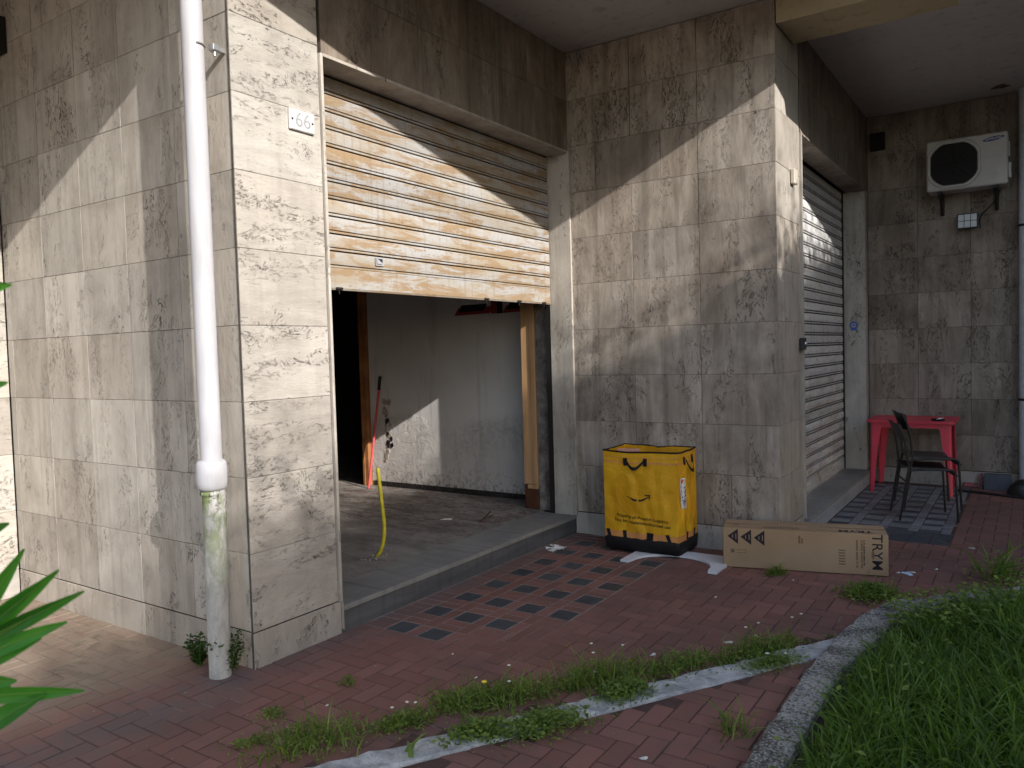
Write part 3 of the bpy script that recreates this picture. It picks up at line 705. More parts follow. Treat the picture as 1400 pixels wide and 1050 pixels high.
s = MB(); s.box((-.1633, 1.108, 2.050), (-.1629, 1.112, 2.087)); s.box((-.1633, 1.112, 2.050), (-.1629, 1.155, 2.054)); s.prism([(1.12, 2.085), (1.16, 2.085), (1.16, 2.06)], -.1633, -.1629, 0, 0); s.build('print', blk_p, tk)

# ------------------------------------------------------------------ air conditioner
acw = simple('aged_white_metal', (.44, .425, .41), .45, var=.08, scale=6); acg = simple('dark_grille', (.006, .006, .006), .6)
ac = empty('air_conditioner', (2.59, 6.40, 2.96), 'white outdoor air conditioning unit with a black round fan grille on the back wall', 'air conditioner')
s = MB(); s.box((-.34, 0, 0), (.34, .27, .49), 0, .012); s.build('casing', acw, ac)
# octagonal recessed shroud
s = MB()
def octo(r, n=32, sq=.8): return [(max(-r, min(r, 1.10*r*math.cos(2*math.pi*k/n)))-.105, max(-r, min(r, 1.10*r*math.sin(2*math.pi*k/n)))+.245) for k in range(n)]
A = octo(.228); B = octo(.205)
s.grid([[(x, -.001, z) for x, z in A], [(x, -.012, z) for x, z in octo(.222)], [(x, -.012, z) for x, z in B], [(x, -.0015, z) for x, z in octo(.198)]], 0, False, True); s.build('fan_surround', acw, ac)
s = MB(); s.face([(x, -.002, z) for x, z in B]); fg = s.build('fan_grille', acg, ac)
s = MB()
for r in np.arange(.02, .20, .016): s.tube([(-.105+r*math.cos(a), -.007, .245+r*math.sin(a)) for a in np.linspace(0, 2*math.pi, 29)], .0016, 5, caps=False)
for a in np.linspace(0, math.pi, 5)[:-1]: s.tube([(-.105-.2*math.cos(a), -.009, .245-.2*math.sin(a)), (-.105+.2*math.cos(a), -.009, .245+.2*math.sin(a))], .002, 5)
s.build('grille_wire', simple('grille_wire', (.016, .016, .016), .5), fg)
s = MB(); s.lathe([(.0, -.0012), (1.0, -.0010)], (0, 0, 0), 30, axis='y')
s.v = [(x*.088+.225, y-.0008, z*.020+.433+x*.010) for x, y, z in s.v]
lg = s.build('logo', simple('navy_print', (.02, .03, .16), .4), ac)
m_ = face_xf((.225, -.0028, .433), (1, 0, .1), (-.1, 0, 1)); text_mesh('SAMSUNG', .030, m_, 'logo_text', wht_p, lg, .0003)
s = MB(); s.lathe([(.0, -.001), (.011, -.0011), (.013, -.0012)], (.235, -.001, .105), 12, axis='y')
for k in range(3): s.box((.205, -.0022, .080-.012*k), (.262, -.0012, .0825-.012*k))
s.build('marking', simple('grey_print', (.36, .36, .36), .5), ac)
s = MB(); s.box((.3405, .05, .06), (.365, .20, .20), 0, .004); s.box((.3405, .06, .26), (.355, .16, .40), 0, .003); s.build('valve_cover', acw, ac)
for xx in (-.23, .24):
    s = MB(); s.box((xx-.018, .0, -.035), (xx+.018, .335, -.002), 0, .002); s.box((xx-.018, .31, -.20), (xx+.018, .335, -.036), 0, .002); s.tube([(xx, .03, -.03), (xx, .31, -.19)], .008, 6); s.build('bracket', railm, ac)
s = MB(); s.tube([(2.86, 6.55, 2.93), (2.84, 6.60, 2.86), (2.78, 6.66, 2.80), (2.71, 6.70, 2.74), (2.685, 6.70, 2.68), (2.69, 6.70, 2.60)], .006, 8)
tag(s.build('cable', railm), 'black cable drooping from the air conditioner to the floodlight', 'cable')
s = MB(); s.tube([(2.86, 6.62, 2.90), (2.93, 6.70, 2.84), (2.99, 6.715, 2.85)], .005, 6); tag(s.build('cable', simple('grey_cable', (.30, .29, .27), .6)), 'thin pale cable running from the air conditioner to the right hand downpipe', 'cable')
fl = empty('floodlight', (2.585, 6.62, 2.672), 'small rectangular wall floodlight with a wire guard under the air conditioner', 'floodlight')
s = MB(); s.box((-.092, 0, -.075), (.092, .05, .075), 0, .008); s.box((-.03, .05, -.03), (.03, .127, .03), 0, .003); s.build('housing', simple('dark_housing', (.04, .04, .045), .5), fl)
s = MB(); s.box((-.080, -.004, -.064), (.080, -.0005, .064), 0, .002); s.build('lens', simple('frosted_glass', (.50, .54, .58), .25, .5), fl)
s = MB()
for k in (-.027, .027): s.tube([(k, -.010, -.07), (k, -.010, .07)], .003, 6)
s.tube([(-.085, -.010, 0), (.085, -.010, 0)], .003, 6); s.tube([(-.086, -.010, -.07), (.086, -.010, -.07), (.086, -.010, .07), (-.086, -.010, .07), (-.086, -.010, -.07)], .003, 6); s.build('wire_guard', simple('guard_wire', (.10, .11, .13), .4), fl)

# ------------------------------------------------------------------ table and chairs
red_pl = simple('red_plastic', (.62, .05, .085), .42, .45, var=.10, scale=5)
tb = empty('plastic_table', (2.125, 6.36, 0), 'faded red moulded plastic table against the back wall', 'table')
def rrect(hx, hy, r, n=5):
    out = []
    for cx, cy_, a0_ in ((hx-r, hy-r, 0), (-hx+r, hy-r, 90), (-hx+r, -hy+r, 180), (hx-r, -hy+r, 270)):
        for k in range(n+1):
            a = rad(a0_+90*k/n); out.append((cx+r*math.cos(a), cy_+r*math.sin(a)))
    return out
s = MB(); s.prism(rrect(.39, .33, .05), .700, .718); s.prism(rrect(.375, .315, .045), .694, .6998); s.build('tabletop', red_pl, tb)
s = MB()
def apron(p, q, nrm_):      # arched apron panel between corners
    N = 20; rows = [[], []]
    for k in range(N+1):
        t = k/N; x = p[0]+(q[0]-p[0])*t; y = p[1]+(q[1]-p[1])*t
        e = min(t, 1-t)*(Vector(q)-Vector(p)).length
        drop = .045 + (.08*(1-min(1, e/.13))**2)
        rows[0].append((x, y, .694)); rows[1].append((x, y, .694-drop))
    s.grid(rows, 0, False); s.grid([[(a+nrm_[0]*.006, b+nrm_[1]*.006, c) for a, b, c in r] for r in reversed(rows)], 0, False)
hx, hy = .345, .285
apron((-hx, -hy), (hx, -hy), (0, 1)); apron((hx, -hy), (hx, hy), (-1, 0)); apron((hx, hy), (-hx, hy), (0, -1)); apron((-hx, hy), (-hx, -hy), (1, 0)); s.build('apron', red_pl, tb)
for sx in (-1, 1):
    for sy_ in (-1, 1):
        s = MB(); rows = []
        for t, wd in ((0, .105), (.18, .082), (.5, .062), (1, .042)):
            z = .693*(1-t); ox = sx*(hx+.003+.018*t); oy = sy_*(hy+.003+.018*t)
            L_ = [(ox-sx*wd, oy, z), (ox-sx*.014, oy, z), (ox, oy-sy_*.014, z), (ox, oy-sy_*wd, z), (ox-sx*.010, oy-sy_*wd, z), (ox-sx*.016, oy-sy_*.018, z), (ox-sx*wd, oy-sy_*.010, z)]
            rows.append(L_)
        s.grid(rows, 0, False, True); s.face(rows[-1]); s.build('leg', red_pl, tb)
ash = empty('ashtray', (2.36, 6.16, .7195), 'small dark ashtray with white stubs on the red table', 'ashtray')
s = MB(); s.lathe([(0, 0), (.055, 0), (.062, .012), (.058, .018), (.050, .008), (0, .006)], (0, 0, 0), 18); s.build('bowl', blk_p, ash)
s = MB(); s.tube([(-.01, -.02, .014), (.03, .0, .020)], .005, 6); s.tube([(.0, .03, .016), (.045, .035, .022)], .005, 6); s.build('stub', wht_p, ash)

blk_m = simple('black_chair_metal', (.012, .012, .012), .4, .4); blk_pl = simple('black_chair_plastic', (.022, .022, .023), .5, .35)
def make_chair(loc, rz, label, name='chair'):
    t = empty(name, loc, label, 'chair', 'stacked black chairs', rz)
    for sy_ in (-.20, .20):
        s = MB(); s.tube([(.21, sy_, 0), (.195, sy_, .30), (.19, sy_, .405), (.17, sy_, .425), (.0, sy_, .428), (-.155, sy_, .42)], .0095, 8); s.build('leg', blk_m, t)
        s = MB(); s.tube([(-.225, sy_, 0), (-.17, sy_, .35), (-.155, sy_, .44), (-.17, sy_*.98, .60), (-.215, sy_*.95, .80)], .0095, 8); s.build('leg', blk_m, t)
    s = MB(); rows = []
    for k in range(13):
        u = k/12; x = -.175+.385*u; z = .438+.014*(1-u)**2 - .055*max(0, (u-.80)/.2)**2
        rows.append([(x, -.205+.41*j/8, z-.010*math.sin(math.pi*j/8)) for j in range(9)])
    s.grid(rows); s.grid([[(a, b, c-.012) for a, b, c in r] for r in reversed(rows)]); s.grid([rows[0], [(a, b, c-.012) for a, b, c in rows[0]]]); s.grid([[(a, b, c-.012) for a, b, c in rows[-1]], rows[-1]])
    s.grid([[r[0] for r in rows], [(r[0][0], r[0][1], r[0][2]-.012) for r in rows]]); s.grid([[(r[-1][0], r[-1][1], r[-1][2]-.012) for r in rows], [r[-1] for r in rows]])
    s.build('seat', blk_pl, t)
    s = MB(); rows = []
    for k in range(9):
        v_ = k/8; z = .665+.145*v_; xb = -.165-.062*v_
        rows.append([(xb-.022*math.sin(math.pi*j/10), -.205+.41*j/10, z) for j in range(11)])
    s.grid(rows); s.grid([[(a-.012, b, c) for a, b, c in r] for r in reversed(rows)])
    s.grid([rows[-1], [(a-.012, b, c) for a, b, c in rows[-1]]]); s.grid([[(a-.012, b, c) for a, b, c in rows[0]], rows[0]])
    s.grid([[r[0] for r in rows], [(r[0][0]-.012, r[0][1], r[0][2]) for r in rows]]); s.grid([[(r[-1][0]-.012, r[-1][1], r[-1][2]) for r in rows], [r[-1] for r in rows]])
    s.build('backrest', blk_pl, t)
    s = MB(); s.tube([(-.19, -.2, .22), (-.19, .2, .22)], .007, 8); s.build('crossbar', blk_m, t)
    return t
make_chair((2.355, 5.02, 0.005), rad(18), 'lower of the two stacked black metal chairs standing by the red table')
make_chair((2.375, 5.10, .085), rad(18), 'upper of the two stacked black metal chairs, nested on the other one')

# things on the ground by the back wall
s = MB(); s.box((2.72, 6.60, .0), (2.95, 6.70, .155), 0, .004); tag(s.build('box', simple('grey_blue_box', (.075, .085, .105), .6)), 'low grey blue box standing against the back wall right of the table', 'box')
s = MB(); s.box((2.53, 6.69, .0), (2.66, 6.735, .045), 0, .01); s.box((2.68, 6.66, 0), (2.705, 6.72, .15), 0, .003); tag(s.build('scrap', simple('faded_red_white_scrap', (.28, .10, .10), .7, var=.9, scale=70)), 'crushed red and white packet lying at the foot of the back wall', 'litter')
s = MB(); rows = []
for i in range(9):
    a = math.pi*i/16
    rows.append([(3.06+.14*math.cos(t)*math.cos(a)*(1+.25*mn.noise(Vector((t*2, a*3, 1)))), 6.42+.11*math.sin(t)*math.cos(a)*(1+.3*mn.noise(Vector((t*2, a*3, 4)))), .15*math.sin(a)+.005) for t in np.linspace(0, 2*math.pi, 19)[:-1]])
s.grid(rows, 0, True, True); tag(s.build('bag', simple('black_sack', (.015, .015, .014), .35, .5, bump=.6)), 'crumpled black sack on the ground at the right edge', 'bag')
s = MB(); s.tube([(2.50, 6.40, .012), (2.7, 6.35, .012), (2.85, 6.29, .012), (3.0, 6.23, .012), (3.3, 6.15, .012)], .013, 8); tag(s.build('hose', railm), 'black hose lying along the paving beside the table', 'hose')

# ------------------------------------------------------------------ yellow tote
YW = NT('yellow_woven_plastic'); _co = YW.coord(); _w = YW.noise(_co, 3.2, 6, .6, .5); _t = YW.noise(YW.coord((1, 1, 6)), 60, 3)
YW.col(YW.mix(YW.ramp(_w, .35, .68), (.60, .29, .008), (.80, .45, .018))); YW.b.inputs['Roughness'].default_value = .42
YW.bump(YW.math('ADD', YW.math('MULTIPLY', _w, 1.0), YW.math('MULTIPLY', _t, .08)), .9, .03); YW = YW.m
OR = simple('orange_hem_tape', (.62, .27, .09), .5, var=.15, scale=9); BK = simple('black_webbing', (.012, .010, .011), .7, .3, bump=.4, scale=90)
tote = empty('delivery_tote', (.76, 2.97, 0.02), 'tall open yellow woven delivery tote with a black smile arrow and black base', 'tote bag')
W2_, D2_, H_ = .287, .185, .735
def wr(u, z, s_): return .016*mn.noise(Vector((u*5+z*4, z*7, s_)))+.006*mn.noise(Vector((u*19+z*9, z*21, s_+3)))
def tp(side, u, z):        # u in [-1,1]
    k = 1-.0*z; tz = z/H_; fade = (1-u*u)*math.sin(math.pi*min(1, max(0, tz)))**.6; bulge = .010*(1-u*u)*math.sin(math.pi*tz)
    d_ = (wr(u, z, side*7.3)*fade*1.3+bulge)
    lean = .012*tz
    if side == 0: return Vector((u*W2_+ -lean*.4, -D2_-d_, z))
    if side == 1: return Vector((W2_+d_-lean*.4, u*D2_, z))
    if side == 2: return Vector((-u*W2_-lean*.4, D2_+d_, z))
    return Vector((-W2_-d_-lean*.4, -u*D2_, z))
zt = lambda side, u: H_+.012*mn.noise(Vector((side*3.1, u*2, .7)))*(1-u*u)-.006*(1-u*u)
s = MB(); N = 26
for side in range(4):
    rows = []
    for k in range(31):
        v_ = k/30; rows.append([tp(side, -1+2*j/N, .085+(zt(side, -1+2*j/N)-.085)*v_) for j in range(N+1)])
    s.grid(rows, 0, True)
    s.grid([[Vector((p.x*.978, p.y*.967, p.z)) for p in r] for r in reversed(rows)], 0, True)
s.face([(-W2_+.01, -D2_+.01, .087), (W2_-.01, -D2_+.01, .087), (W2_-.01, D2_-.01, .087), (-W2_+.01, D2_-.01, .087)])
s.build('tote_body', YW, tote)
def band(z0, z1, off, name, mat, wob=0):
    s = MB()
    for side in range(4):
        a = []; b = []
        for j in range(N+1):
            u = -1+2*j/N; u2 = u
            zz0 = (zt(side, u)+z0) if z0 > .6-H_ and z0 <= .02 and name != 'hem_tape' else z0
            zz1 = (zt(side, u)+z1) if z1 <= .02 and name != 'hem_tape' else z1
            p = tp(side, u, min(zz0, H_)); q_ = tp(side, u, min(zz1, H_+.02)); n_ = [Vector((0, -1, 0)), Vector((1, 0, 0)), Vector((0, 1, 0)), Vector((-1, 0, 0))][side]
            ex_ = 1+off/.3 if abs(u) == 1 else 1
            a.append(p+n_*off); b.append(q_+n_*off)
        s.grid([a, b], 0, True); 
        if name == 'rim': s.grid([b, [Vector((p.x*.965, p.y*.95, p.z)) for p in b], [Vector((p.x*.965, p.y*.95, p.z-.012)) for p in b]], 0, True)
    return s.build(name, mat, tote)
s = MB(); loop = []
for side in range(4):
    for j in range(N): u = -1+2*j/N; p = tp(side, u, H_); loop.append(Vector((p.x, p.y, zt(side, u))))
loop += loop[:2]
s.tube(loop, .0065, 8, caps=False); s.build('rim', BK, tote)
band(-.085, -.072, .0020, 'seam_tape', OR); band(-.045, -.040, .0020, 'seam_tape', OR)
band(.095, .140, .0030, 'hem_tape', OR)
s = MB(); 
rows = []
RR = lambda e: rrect(W2_+e, D2_+e, .03, 4)
for z, e in ((.0, -.008), (.004, .004), (.075, .010), (.098, .008), (.098, -.006)): rows.append([(x, y, z+(.006*math.sin(x*18+y*9) if z > .08 else 0)) for x, y in RR(e)])
s.grid(rows, 0, True, True); s.face(list(reversed(rows[0]))); s.build('base_tray', BK, tote)
def patch(side, u0_, u1_, z0, z1, off, mat, name, skew=0):
    s = MB(); n_ = [Vector((0, -1, 0)), Vector((1, 0, 0))][side]
    rows = []
    for k in range(4):
        z = z0+(z1-z0)*k/3; rows.append([tp(side, u0_+(u1_-u0_)*j/4+skew*k/3, z)+n_*off for j in range(5)])
    s.grid(rows, 0, False); bk_ = [[p-n_*(off-.0005) for p in r] for r in rows]
    s.grid([rows[0], bk_[0]], 0, False); s.grid([bk_[-1], rows[-1]], 0, False); s.grid([[r[0] for r in rows], [r[0] for r in bk_]], 0, False); s.grid([[r[-1] for r in bk_], [r[-1] for r in rows]], 0, False)
    return s.build(name, mat, tote)
# handles
def handle(side, uc, w_, zc):
    h = patch(side, uc-w_-.10, uc-w_, zc-.028, zc+.028, .007, BK, 'handle'); p2 = patch(side, uc+w_, uc+w_+.10, zc-.026, zc+.030, .007, BK, 'stitched_patch')
    p2.parent = h
    s = MB(); n_ = [Vector((0, -1, 0)), Vector((1, 0, 0))][side]; top = []; bot = []
    for k in range(15):
        t = k/14; u = uc-w_-.02+(2*w_+.04)*t; sag = -(.055 if side == 0 else .085)*math.sin(math.pi*t)+.010; out = .012+.022*math.sin(math.pi*t)
        p = tp(side, u, zc)+n_*out; top.append(p+Vector((0, 0, sag+.012))); bot.append(p+Vector((0, 0, sag-.012))+n_*.004)
    s.grid([top, bot], 0, True); s.grid([[p-n_*.003 for p in bot], [p-n_*.003 for p in top]], 0, True); s.grid([[p-n_*.003 for p in top], top], 0, True); s.grid([bot, [p-n_*.003 for p in bot]], 0, True)
    s.build('strap', BK, h)
handle(0, -.10, .22, .655); handle(1, .12, .36, .665)
for u, sk in ((-.86, -.05), (-.42, -.02), (.16, .02), (.78, -.06)): patch(0, u-.045 if u != .16 else u-.0, u+.045 if u != .16 else u+.18, .098, .148, .0085, BK, 'hook_tab', sk)
for u, sk in ((.0-.25, .05), (.55, .02)): patch(1, u-.1, u+.08, .100, .148, .0085, BK, 'hook_tab', sk)
ink = simple('black_ink', (.014, .010, .010), .6)
def onface(off):
    def f(co):
        u = co.x/W2_; p = tp(0, max(-1, min(1, u)), co.z); return Vector((p.x, p.y-off+co.y*.0, p.z))
    return f
xf = face_xf((0.015, -D2_, .250), (1, 0, -.05), (.05, 0, 1))
text_mesh('Property of Amazon Logistics', .0335, xf, 'lettering', ink, tote, 0, onface(.0035), bold=.0004)
xf = face_xf((0.015, -D2_, .213), (1, 0, -.05), (.05, 0, 1))
text_mesh('Not for resale/unauthorised use', .0335, xf, 'lettering', ink, tote, 0, onface(.0035), bold=.0004)
# smile arrow
s = MB(); up_, lo_ = [], []
for k in range(21):
    t = k/20; x = -.095+.175*t; zc = .405-.030*math.sin(math.pi*min(1, t*1.02))+.006*t; th = .0015+.0065*math.sin(math.pi*min(1, t*.95+.02))**.8
    up_.append((x, zc+th)); lo_.append((x, zc-th))
fn = onface(.0035)
s.grid([[fn(Vector((x, 0, z))) for x, z in lo_], [fn(Vector((x, 0, z))) for x, z in up_]], 0, False)
for tri in ([(.040, .424), (.088, .428), (.086, .420), (.046, .417)], [(.080, .427), (.088, .428), (.082, .385), (.076, .390)]): s.face([fn(Vector((x, 0, z))) for x, z in tri])
s.build('arrow_logo', ink, tote)
# side label
s = MB(); n_ = Vector((1, 0, 0)); lb = [[tp(1, -.42+.17*j, z)+n_*.0035 for j in range(2)] for z in (.35, .45, .56)]
rows = []
for k in range(9): rows.append([tp(1, -.74+.15*j, .330+.215*k/8)+n_*.0035 for j in range(4)])
s.grid(rows, 0, False); lbl = s.build('label_sticker', wht_p, tote)
def onside(off):
    def f(co): p = tp(1, max(-1, min(1, co.y/D2_)), co.z); return Vector((p.x+off, p.y, p.z))
    return f
uc = (-.74+.225)*D2_
text_mesh('3237', .066, face_xf((W2_, uc, .435), (0, 0, -1), (0, 1, 0)), 'label_number', simple('navy_ink', (.03, .05, .20), .5), lbl, 0, onside(.0045), bold=.0012)
s = MB(); f2 = onside(.0045); s.face([f2(Vector((0, uc+.026*math.cos(a), .520+.017*math.sin(a)))) for a in np.linspace(0, 2*math.pi, 17)[:-1]]); s.build('label_mark', simple('orange_red_ink', (.55, .10, .03), .5), lbl)
s = MB()
for k in range(4): s.face([f2(Vector((0, uc-.028, .338+.0095*k))), f2(Vector((0, uc+.026, .338+.0095*k))), f2(Vector((0, uc+.026, .344+.0095*k))), f2(Vector((0, uc-.028, .344+.0095*k)))])
s.build('label_bars', simple('blue_grey_ink', (.16, .19, .32), .5), lbl)
# folded paper inside
s = MB(); s.box((-.25, .02, .70), (-.08, .03, .728), 0, .001, M=Matrix.Rotation(.2, 4, 'Z')); tag(s.build('sheet', simple('pinkish_paper', (.62, .33, .25), .7)), kind=None); _o = bpy.data.objects['sheet']; _o.parent = tote

# arched white board under the tote
s = MB(); prof = []
for k in range(25):
    a = math.pi*k/24; prof.append((-.285*math.cos(a), .27*math.sin(a)**.8))
out = [(-.33, .0)] + [(-.33, .34), (.36, .40), (.36, .0), (.285, .0)]
poly = [(-.345, -.06), (-.285, -.06)] + [(-.275*math.cos(math.pi*k/20), .0+.24*math.sin(math.pi*k/20)) for k in range(21)] + [(.285, -.05), (.345, -.05), (.345, .36), (-.345, .36)]
Mb = Matrix.Translation((1.055, 2.60, 0)) 
s.prism(poly, .0025, .0185); s.v = [tuple(Mb @ Vector(v)) for v in s.v]
tag(s.build('arched_board', simple('white_board', (.66, .68, .72), .5, var=.06, scale=7)), 'white board with an arched cut-out lying flat under the yellow tote', 'board')

# ------------------------------------------------------------------ cardboard box
CB = NT('corrugated_cardboard'); _a = CB.noise(CB.coord((1, 1, 6)), 5, 5, .6); _b = CB.noise(CB.coord(), 2.2, 4, .5)
CB.col(CB.mix(CB.ramp(_b, .35, .7), (.30, .20, .115), (.385, .265, .16))); CB.bump(_a, .12, .004); CB.b.inputs['Roughness'].default_value = .8; CB = CB.m
bx_ = empty('cardboard_box', (1.378, 2.752, .004), 'long brown cardboard box printed TRYM lying before the corner of the wall', 'cardboard box', rz=math.atan2(.262, .988))
LB, DB, HB = 1.018, .27, .268
s = MB(); s.box((0, 0, 0), (LB, DB, HB-.004), 0, .004); s.build('carton', CB, bx_)
for (a, b, c_, dd) in ((.004, .002, LB-.004, DB/2-.001), (.004, DB/2+.001, LB-.004, DB-.002)):
    s = MB(); s.prism([(a, b), (c_, b), (c_, dd), (a, dd)], HB-.0038, HB-.0008); s.build('flap', CB, bx_)
pk = simple('dark_print', (.022, .014, .020), .7); pk2 = simple('brown_print', (.17, .105, .06), .7); pko = simple('orange_print', (.40, .17, .06), .7)
text_mesh('TRYM', .088, face_xf((.950, -.0006, .150), (0, 0, -1), (1, 0, 0)), 'lettering', pk, bx_, .0002, bold=.0004, space=1.04)
text_mesh('TRYM', .080, face_xf((.83, .058, HB-.0002), (-1, 0, 0), (0, -1, 0)), 'lettering', pk, bx_, .0002, bold=.0025)
def tri(x, z):     # point to the left
    s = MB(); s.prism([(x, z), (x+.068, z-.052), (x+.068, z+.052)], -.0008, -.0001, 0, 1)
    t = s.build('triangle_mark', pk, bx_)
    s = MB()
    for k, xx in enumerate((.030, .052)): s.prism([(x+xx, z-.7*xx*.52), (x+xx+.006, z-.7*xx*.52), (x+xx+.006, z+.7*xx*.52), (x+xx, z+.7*xx*.52)], -.0014, -.0009, 0, 1)
    s.build('triangle_text', simple('tan_print', (.26, .18, .12), .7), t)
for k in range(3): tri(.030+.085*k, .212-.002*k)
s = MB()
for k in range(2):
    for j in range(26): 
        if rnd.random() < .85: s.box((.862+.028*(k-1)-.006, -.0009, .045+.007*j), (.862+.028*(k-1)+.006, -.0001, .0495+.007*j))
s.build('small_print', pk2, bx_)
s = MB()
for j in range(24):
    if rnd.random() < .8: s.box((.872, -.0009, .055+.0075*j), (.880, -.0001, .060+.0075*j))
s.build('small_print', pk, bx_)
s = MB(); 
for k in range(6): s.box((.725, -.0009, .06+.018*k), (.765, -.0001, .068+.018*k))
s.box((.48, -.0009, .185), (.492, -.0001, .235)); s.box((.498, -.0009, .185), (.508, -.0001, .22)); s.box((.05, -.0009, .10), (.075, -.0001, .125)); s.box((.09, -.0009, .10), (.15, -.0001, .103)); s.box((.09, -.0009, .12), (.15, -.0001, .123)); s.box((.146, -.0009, .1035), (.15, -.0001, .1195))
s.prism([(.918, .12), (.932, .10), (.938, .14), (.930, .165), (.92, .15)], -.0009, -.0001, 0, 1); s.build('small_print', pk2, bx_)
s = MB()
for j in range(13): s.box((.26+.018*j, .04, HB-.0008), (.268+.018*j, .10, HB-.0002))
s.box((.05, .05, HB-.0008), (.11, .06, HB-.0002)); s.box((.06, .10, HB-.0008), (.10, .14, HB-.0002)); s.build('small_print', pk2, bx_)
tape = simple('parcel_tape', (.34, .23, .13), .25, .5)
s = MB(); s.prism([(.0, DB/2-.025), (LB, DB/2-.025), (LB, DB/2+.025), (0, DB/2+.025)], HB-.0007, HB-.0003); s.build('tape', tape, bx_)

# ------------------------------------------------------------------ hose, broom, rag, crumbs
ylw = NT('yellow_hose'); _f = ylw.noise(ylw.coord(), 25, 4); ylw.col(ylw.mix(ylw.ramp(_f, .4, .7), (.50, .44, .03), (.62, .55, .06))); ylw.b.inputs['Roughness'].default_value = .4; ylw = ylw.m
s = MB()
hp = [Vector(p) for p in ((-.554, 1.42, .1435), (-.511, 1.42, .196), (-.482, 1.42, .283), (-.475, 1.42, .383), (-.487, 1.42, .504), (-.502, 1.42, .626), (-.514, 1.42, .749))]
pts = []
for i in range(len(hp)-1):
    for k in range(5):
        t = k/5; p0 = hp[max(0, i-1)]; p1 = hp[i]; p2 = hp[i+1]; p3 = hp[min(len(hp)-1, i+2)]
        pts.append(.5*((2*p1)+(p2-p0)*t+(2*p0-5*p1+4*p2-p3)*t*t+(3*p1-p0-3*p2+p3)*t**3))
pts.append(hp[-1])
s.tube(pts, [.0125+.0010*(i % 2) for i in range(len(pts))], 12)
hz = s.build('conduit', ylw); tag(hz, 'bent yellow conduit standing up from the dusty shop floor', 'conduit')
s = MB()
for a in range(16):
    an = rnd.uniform(0, 6.28); r_ = rnd.uniform(.02, .10); c_ = (-.55+r_*math.cos(an), 1.42+r_*math.sin(an)*1.3); h_ = rnd.uniform(.004, .012)
    s.box((c_[0]-h_, c_[1]-h_, .1435), (c_[0]+h_, c_[1]+h_*.8, .1435+h_), 0, .002, M=None)
tag(s.build('rubble', simple('grey_crumbs', (.30, .29, .25), .9, var=.5)), 'small ring of grey rubble crumbs round the foot of the yellow conduit', 'rubble')
bm_ = empty('broom', (-2.52, 3.36, .145), 'red handled stick leaning against the inner wall by the dark doorway', 'stick')
s = MB(); s.tube([(0, 0, .0), (.04, .17, 1.05)], .012, 8); s.build('handle', simple('pink_red_plastic', (.62, .09, .10), .45), bm_)
s = MB(); s.tube([(.038, .16, 1.0), (.043, .178, 1.14)], .016, 8); s.build('grip', blk_p, bm_)
# ragged hole in plaster by the doorway
s = MB()
for k in range(26):
    z = .30+rnd.random()*.75; x = -2.40+rnd.uniform(-.05, .04)+.02*math.sin(z*12); r_ = rnd.uniform(.012, .035)
    s.prism([(x+r_*math.cos(a)*rnd.uniform(.6, 1.1), z+r_*1.4*math.sin(a)*rnd.uniform(.6, 1.1)) for a in np.linspace(0, 2*math.pi, 8)[:-1]], 3.546-rnd.random()*.004, 3.5495, rnd.choice((0, 0, 1)), 1)
s.build('broken_plaster', [simple('broken_plaster', (.36, .31, .26), .9, var=.4, scale=40), blk_p], bld)
def rag(name, loc, size, mat, label, cat, seed, n=3):
    s = MB(); rr_ = random.Random(seed)
    for q_ in range(n):
        cx, cy_ = rr_.uniform(-.6, .6)*size, rr_.uniform(-.4, .4)*size; an = rr_.uniform(0, 3.1); L_ = size*rr_.uniform(.5, 1); W_ = size*rr_.uniform(.2, .4); rows = []
        for i in range(8):
            rows.append([(cx+(i/7-.5)*L_*2*math.cos(an)-(j/5-.5)*W_*math.sin(an)*2, cy_+(i/7-.5)*L_*2*math.sin(an)+(j/5-.5)*W_*math.cos(an)*2, .004+size*.45*abs(mn.noise(Vector((i*.7+seed, j*.9, q_*5))))*(1-abs(i/7-.5))) for j in range(6)])
        s.grid(rows, 0, False)
    o = s.build(name, mat); o.location = loc; tag(o, label, cat); return o
paper_m = simple('crumpled_paper', (.66, .65, .63), .8)
rag('crumpled_paper', (.10, 2.66, 0), .085, paper_m, 'crumpled white paper scraps beside the end of the step', 'paper', 5, 4)
rag('rag', (-.85, 2.54, .1435), .05, paper_m, 'small white rag on the dusty shop floor', 'rag', 9, 2)
s = MB(); s.tube([(-.55, 2.60, .150), (-.70, 2.95, .150)], .006, 5); s.tube([(-.57, 2.60, .150), (-.60, 2.85, .150)], .004, 5); tag(s.build('twig', simple('twig', (.10, .055, .04), .8)), 'thin dark twig on the shop floor behind the step', 'twig')
s = MB()
s.box((-2.05, 2.90, .1437), (-1.75, 2.94, .150)); s.v = [tuple(v) for v in s.v]
sp_ = [(1.942, .193), (1.583, 1.104), (1.846, 1.439), (1.939, 1.597), (1.432, .787), (2.40, 3.135), (2.475, 3.19), (2.60, 3.33), (2.762, 4.031), (.99, .45), (.72, .62), (.60, -.10), (1.86, 2.66), (1.55, 2.1)]
fm = simple('white_flake', (.72, .71, .68), .7)
s = MB(); R0 = np.random.RandomState(8)
for _ in range(420):
    x, y = R0.uniform(-.6, 3.2), R0.uniform(-1.2, 6.0)
    if blocked(x, y): continue
    r_ = R0.uniform(.0015, .0045); a0_ = R0.uniform(0, 6); s.face([(x+r_*math.cos(a0_+t)*R0.uniform(.6, 1.3), y+r_*math.sin(a0_+t)*R0.uniform(.6, 1.3), .0032) for t in (0, 1.3, 2.5, 3.8, 5)])
tag(s.build('grit', simple('pale_grit', (.42, .38, .33), .9, var=.4)), 'pale grit and crumbs strewn over the red brick paving', 'grit', kind='stuff')
proto = None
